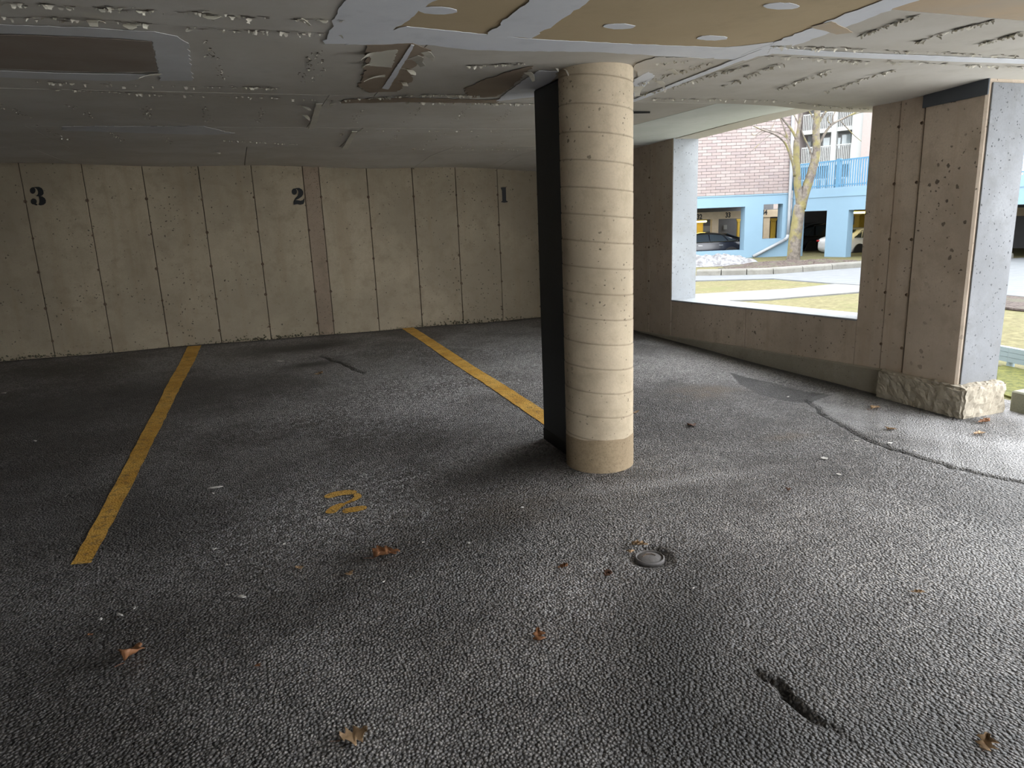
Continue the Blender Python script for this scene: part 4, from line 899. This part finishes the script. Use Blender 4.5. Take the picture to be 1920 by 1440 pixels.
# ------------------------------------------------------------------ cars in the far parking level
def make_car(name, loc, heading, paint, rim, label, suv=False, group=None):
    root = empty(name, loc); root.rotation_euler = (0, 0, heading); tag(root, label, 'car')
    zr = 1.66 if suv else 1.45; zbl = 1.0 if suv else 0.93
    # stations along the car: x, bottom, shoulder, roof, half width, roof half width
    st = [(-2.30, .45, .72, .74, .62, .55), (-2.22, .30, .98, 1.0, .82, .70), (-1.95, .24, 1.02, 1.05 if not suv else 1.25, .88, .66), (-1.15, .22, 1.0, zr-.10 if not suv else zr-.04, .91, .60), (-0.35, .22, .97, zr, .92, .60), (0.35, .22, .95, zr-.03, .92, .60), (1.15, .22, .92, 1.0, .91, .70), (1.80, .24, .82, .86, .88, .72), (2.18, .28, .70, .73, .80, .62), (2.30, .40, .58, .60, .62, .5)]
    vs, fs = [], []; K = 12
    for x, b, s_, r, w, wr in st:
        vs += [(x, -w*.92, b), (x, -w, b+.18), (x, -w, (b+s_)/2+.05), (x, -w*.97, s_), (x, -wr-.03, r-.04), (x, -wr*.8, r), (x, wr*.8, r), (x, wr+.03, r-.04), (x, w*.97, s_), (x, w, (b+s_)/2+.05), (x, w, b+.18), (x, w*.92, b)]
    for i in range(len(st)-1):
        for k in range(K): fs.append((i*K+k, i*K+(k+1) % K, (i+1)*K+(k+1) % K, (i+1)*K+k))
    fs += [tuple(range(K))[::-1], tuple((len(st)-1)*K+k for k in range(K))]
    body = MB().add(vs, fs).build('body', M[paint], root, True); body.modifiers.new('s', 'SUBSURF').levels = 1; body.modifiers['s'].render_levels = 1
    lo, hi = 0.975, zr-0.12
    def sy_(z, x):
        w, wr = .885, .625; q = (z-0.96)/(zr-.04-.96); return w+(wr-w)*q+0.004
    for sg in (-1, 1):
        gl = empty('side_glass', (0, 0, 0), root)
        for nm, xs in (('front_pane', [(0.98, lo), (0.22, hi-.01), (-0.28, hi), (-0.30, lo)]), ('rear_pane', [(-0.36, lo), (-0.34, hi), (-0.95, hi-.06), (-1.20 if not suv else -1.1, lo)]), ('quarter_pane', [(-1.24, lo+.02), (-1.05, hi-.08), (-1.25 if not suv else -1.7, hi-.16), (-1.68 if not suv else -1.85, lo+.05)])):
            MB().prism([(x, sg*sy_(z, x), z) for x, z in xs], (0, sg*0.012, 0)).build(nm, M['window_glass'], gl)
        MB().tube([(1.02, sg*(sy_(lo, 0)+.012), lo-.01), (-1.7, sg*(sy_(lo, 0)+.012), lo+.02), (-1.0, sg*(sy_(hi, 0)+.012), hi-.03), (-.3, sg*(sy_(hi, 0)+.012), hi+.03), (.25, sg*(sy_(hi, 0)+.012), hi+.01)], 0.012, 5).build('window_trim', M['chrome'], gl)
        MB().box((0.75, sg*.90, .93), (0.93, sg*1.06, 1.06)).build('mirror', M[paint], root, bevel=0.03)
        MB().box((-2.25, sg*.66, .82), (-2.05, sg*.86, .90)).build('tail_light', M['tail_red'], root, bevel=0.02)
        MB().box((1.95, sg*.50, .62), (2.22, sg*.80, .74)).build('head_light', M['curtain_glass'], root, bevel=0.02)
        for hx in (-0.95, 0.05): MB().box((hx, sg*.915, .80), (hx+.2, sg*.935, .83)).build('door_handle', M['chrome'], root)
        for wx in (-1.38, 1.38):
            MB().lathe([(0.385, -0.05), (0.385, 0.0), (0.36, 0.005)], 24, 'y', (wx, sg*.905-(0 if sg > 0 else -0.0), 0.33)).build('wheel_arch', M['tyre'], root)
            wh = empty('wheel', (wx, sg*0.83, 0.325), root)
            MB().lathe([(0.21, -0.10), (0.30, -0.11), (0.325, -0.07), (0.325, 0.07), (0.30, 0.11), (0.21, 0.10)], 28, 'y').build('tyre', M['tyre'], wh, True)
            m = MB().lathe([(0.05, .0), (0.05, sg*.108), (0.02, sg*.112)], 12, 'y')
            for k in range(5):
                a = k*2*math.pi/5; m.prism([(0.03*math.cos(a+1.2), sg*.10, 0.03*math.sin(a+1.2)), (0.21*math.cos(a+.14), sg*.10, .21*math.sin(a+.14)), (0.21*math.cos(a-.14), sg*.10, .21*math.sin(a-.14)), (0.03*math.cos(a-1.2), sg*.10, .03*math.sin(a-1.2))], (0, sg*0.012, 0))
            m.build('rim', M[rim], wh)
    MB().prism([(-1.22, -.55, zr-.12), (-1.22, .55, zr-.12), (-1.93, .62, 1.07 if not suv else 1.24), (-1.93, -.62, 1.07 if not suv else 1.24)], (-.02, 0, .03)).build('rear_glass', M['window_glass'], root)
    MB().prism([(0.40, -.55, zr-.08), (0.40, .55, zr-.08), (1.14, .66, 1.02), (1.14, -.66, 1.02)], (.02, 0, .03)).build('windscreen', M['window_glass'], root)
    return root
# heading 0 looks along +X of the place; yaw frame heading h -> h - YAW
p = yaw(0.268*35.6, 35.6, fl); make_car('sedan_car', p, math.pi-YAW, 'car_black', 'rim_grey', 'black sedan parked behind the low blue wall under number 33')
def on_floor2(px, d, z): r = ray(px, 470); k = d/(r[0]*SY+r[1]*CY); return np.array([r[0]*k, r[1]*k, z])
p = on_floor2(1618, 35.2, gb-0.03); make_car('hatchback_car', p, R(24)-YAW, 'car_white', 'rim_black', 'white car with red tail light behind the blue pillar')
p = on_floor2(1535, 39.5, gb-0.03); make_car('suv_car', p, R(20)-YAW, 'car_navy', 'rim_black', 'dark car in the shadowed bay beside the tree', suv=True)

# ------------------------------------------------------------------ bare tree
TD = 27.0
tree = empty('bare_tree', atG(1488, 486)); TD = tree.location[0]*SY+tree.location[1]*CY; tag(tree, 'bare forked tree with mossy bark growing from the mulch bed', 'tree'); tb = np.array(tree.location)
def T(x, y, dd=0.0): return atD(x, y, TD+dd)-tb
pm = TD/FPX                                            # metres per photo pixel at the tree
def limb(name, pts, r0, r1, n=9, parent=None):
    P = [Vector(T(*p)) for p in pts]; m = len(P); Q = []
    for i in range(m-1):                                # Catmull-Rom
        a, b, c, d = P[max(i-1, 0)], P[i], P[i+1], P[min(i+2, m-1)]
        for k in range(4): q = k/4; Q.append(0.5*((2*b)+(c-a)*q+(2*a-5*b+4*c-d)*q*q+(3*b-a-3*c+d)*q**3))
    Q.append(P[-1]); L = len(Q)-1
    rad = [(r0+(r1-r0)*(i/L))*pm for i in range(L+1)]
    return MB().tube(Q, rad, n).build(name, M['bark'], parent or tree, True)
limb('trunk', [(1487, 492), (1488, 482), (1490, 455), (1494, 425), (1498, 395), (1500, 385)], 12.5, 9.5, 14)
lb_ = limb('bough', [(1500, 392), (1499, 372), (1495, 345), (1494, 315), (1493, 280), (1494, 262)], 7.5, 5.0, 12)
rb_ = limb('bough', [(1501, 392), (1507, 368), (1517, 338), (1526, 308), (1531, 282), (1530, 250), (1532, 222), (1532, 190), (1535, 150)], 9.0, 4.5, 12)
for pts, r0, r1, par in [([(1494, 265), (1498, 240), (1502, 215), (1504, 180), (1510, 140)], 4, 2.0, lb_), ([(1494, 262), (1484, 243), (1470, 226), (1462, 215), (1452, 195)], 2.6, 1.2, lb_), ([(1490, 330, -.2), (1487, 310, -.4), (1481, 290, -.5), (1473, 270, -.6), (1462, 258, -.8), (1448, 250, -1), (1430, 244, -1.2), (1412, 236, -1.3)], 2.6, 0.8, lb_),
        ([(1485, 295, -.4), (1481, 275, -.2), (1476, 260, 0), (1463, 250, .2), (1447, 246, .4), (1430, 240, .5)], 2.0, 0.7, lb_), ([(1478, 262), (1470, 240), (1463, 222), (1450, 200)], 1.8, .7, lb_), ([(1523, 300), (1519, 282), (1508, 258), (1494, 226), (1480, 200)], 2.2, 0.9, rb_), ([(1531, 232), (1523, 218), (1512, 200)], 1.8, .7, rb_),
        ([(1530, 285), (1536, 270), (1550, 245), (1562, 232), (1578, 224), (1594, 216), (1616, 205), (1640, 190)], 2.8, 0.9, rb_), ([(1562, 232), (1562, 218), (1569, 203), (1575, 185)], 1.5, .6, rb_), ([(1558, 233), (1552, 226), (1553, 218), (1558, 215)], 1.0, .5, rb_), ([(1577, 228), (1590, 242), (1603, 255), (1615, 265)], 1.0, .4, rb_), ([(1534, 232), (1544, 215), (1556, 200), (1570, 180)], 2.6, 1.4, rb_), ([(1535, 225), (1538, 205), (1545, 180)], 2.0, 1.0, rb_),
        ([(1448, 250, -1), (1432, 262, -1.2), (1415, 278, -1.4), (1396, 294, -1.6)], 0.8, .3, lb_), ([(1438, 246, -.9), (1424, 252, -1), (1411, 262, -1.1)], .7, .3, lb_), ([(1596, 216), (1610, 212), (1628, 209), (1640, 207)], .8, .4, rb_), ([(1430, 244, -1.2), (1415, 254, -1.2), (1409, 250, -1.2)], .6, .3, lb_), ([(1445, 244, -1), (1452, 230, -1), (1455, 218, -1)], .7, .3, lb_)]:
    limb('branch', pts, r0, r1, 6, par)
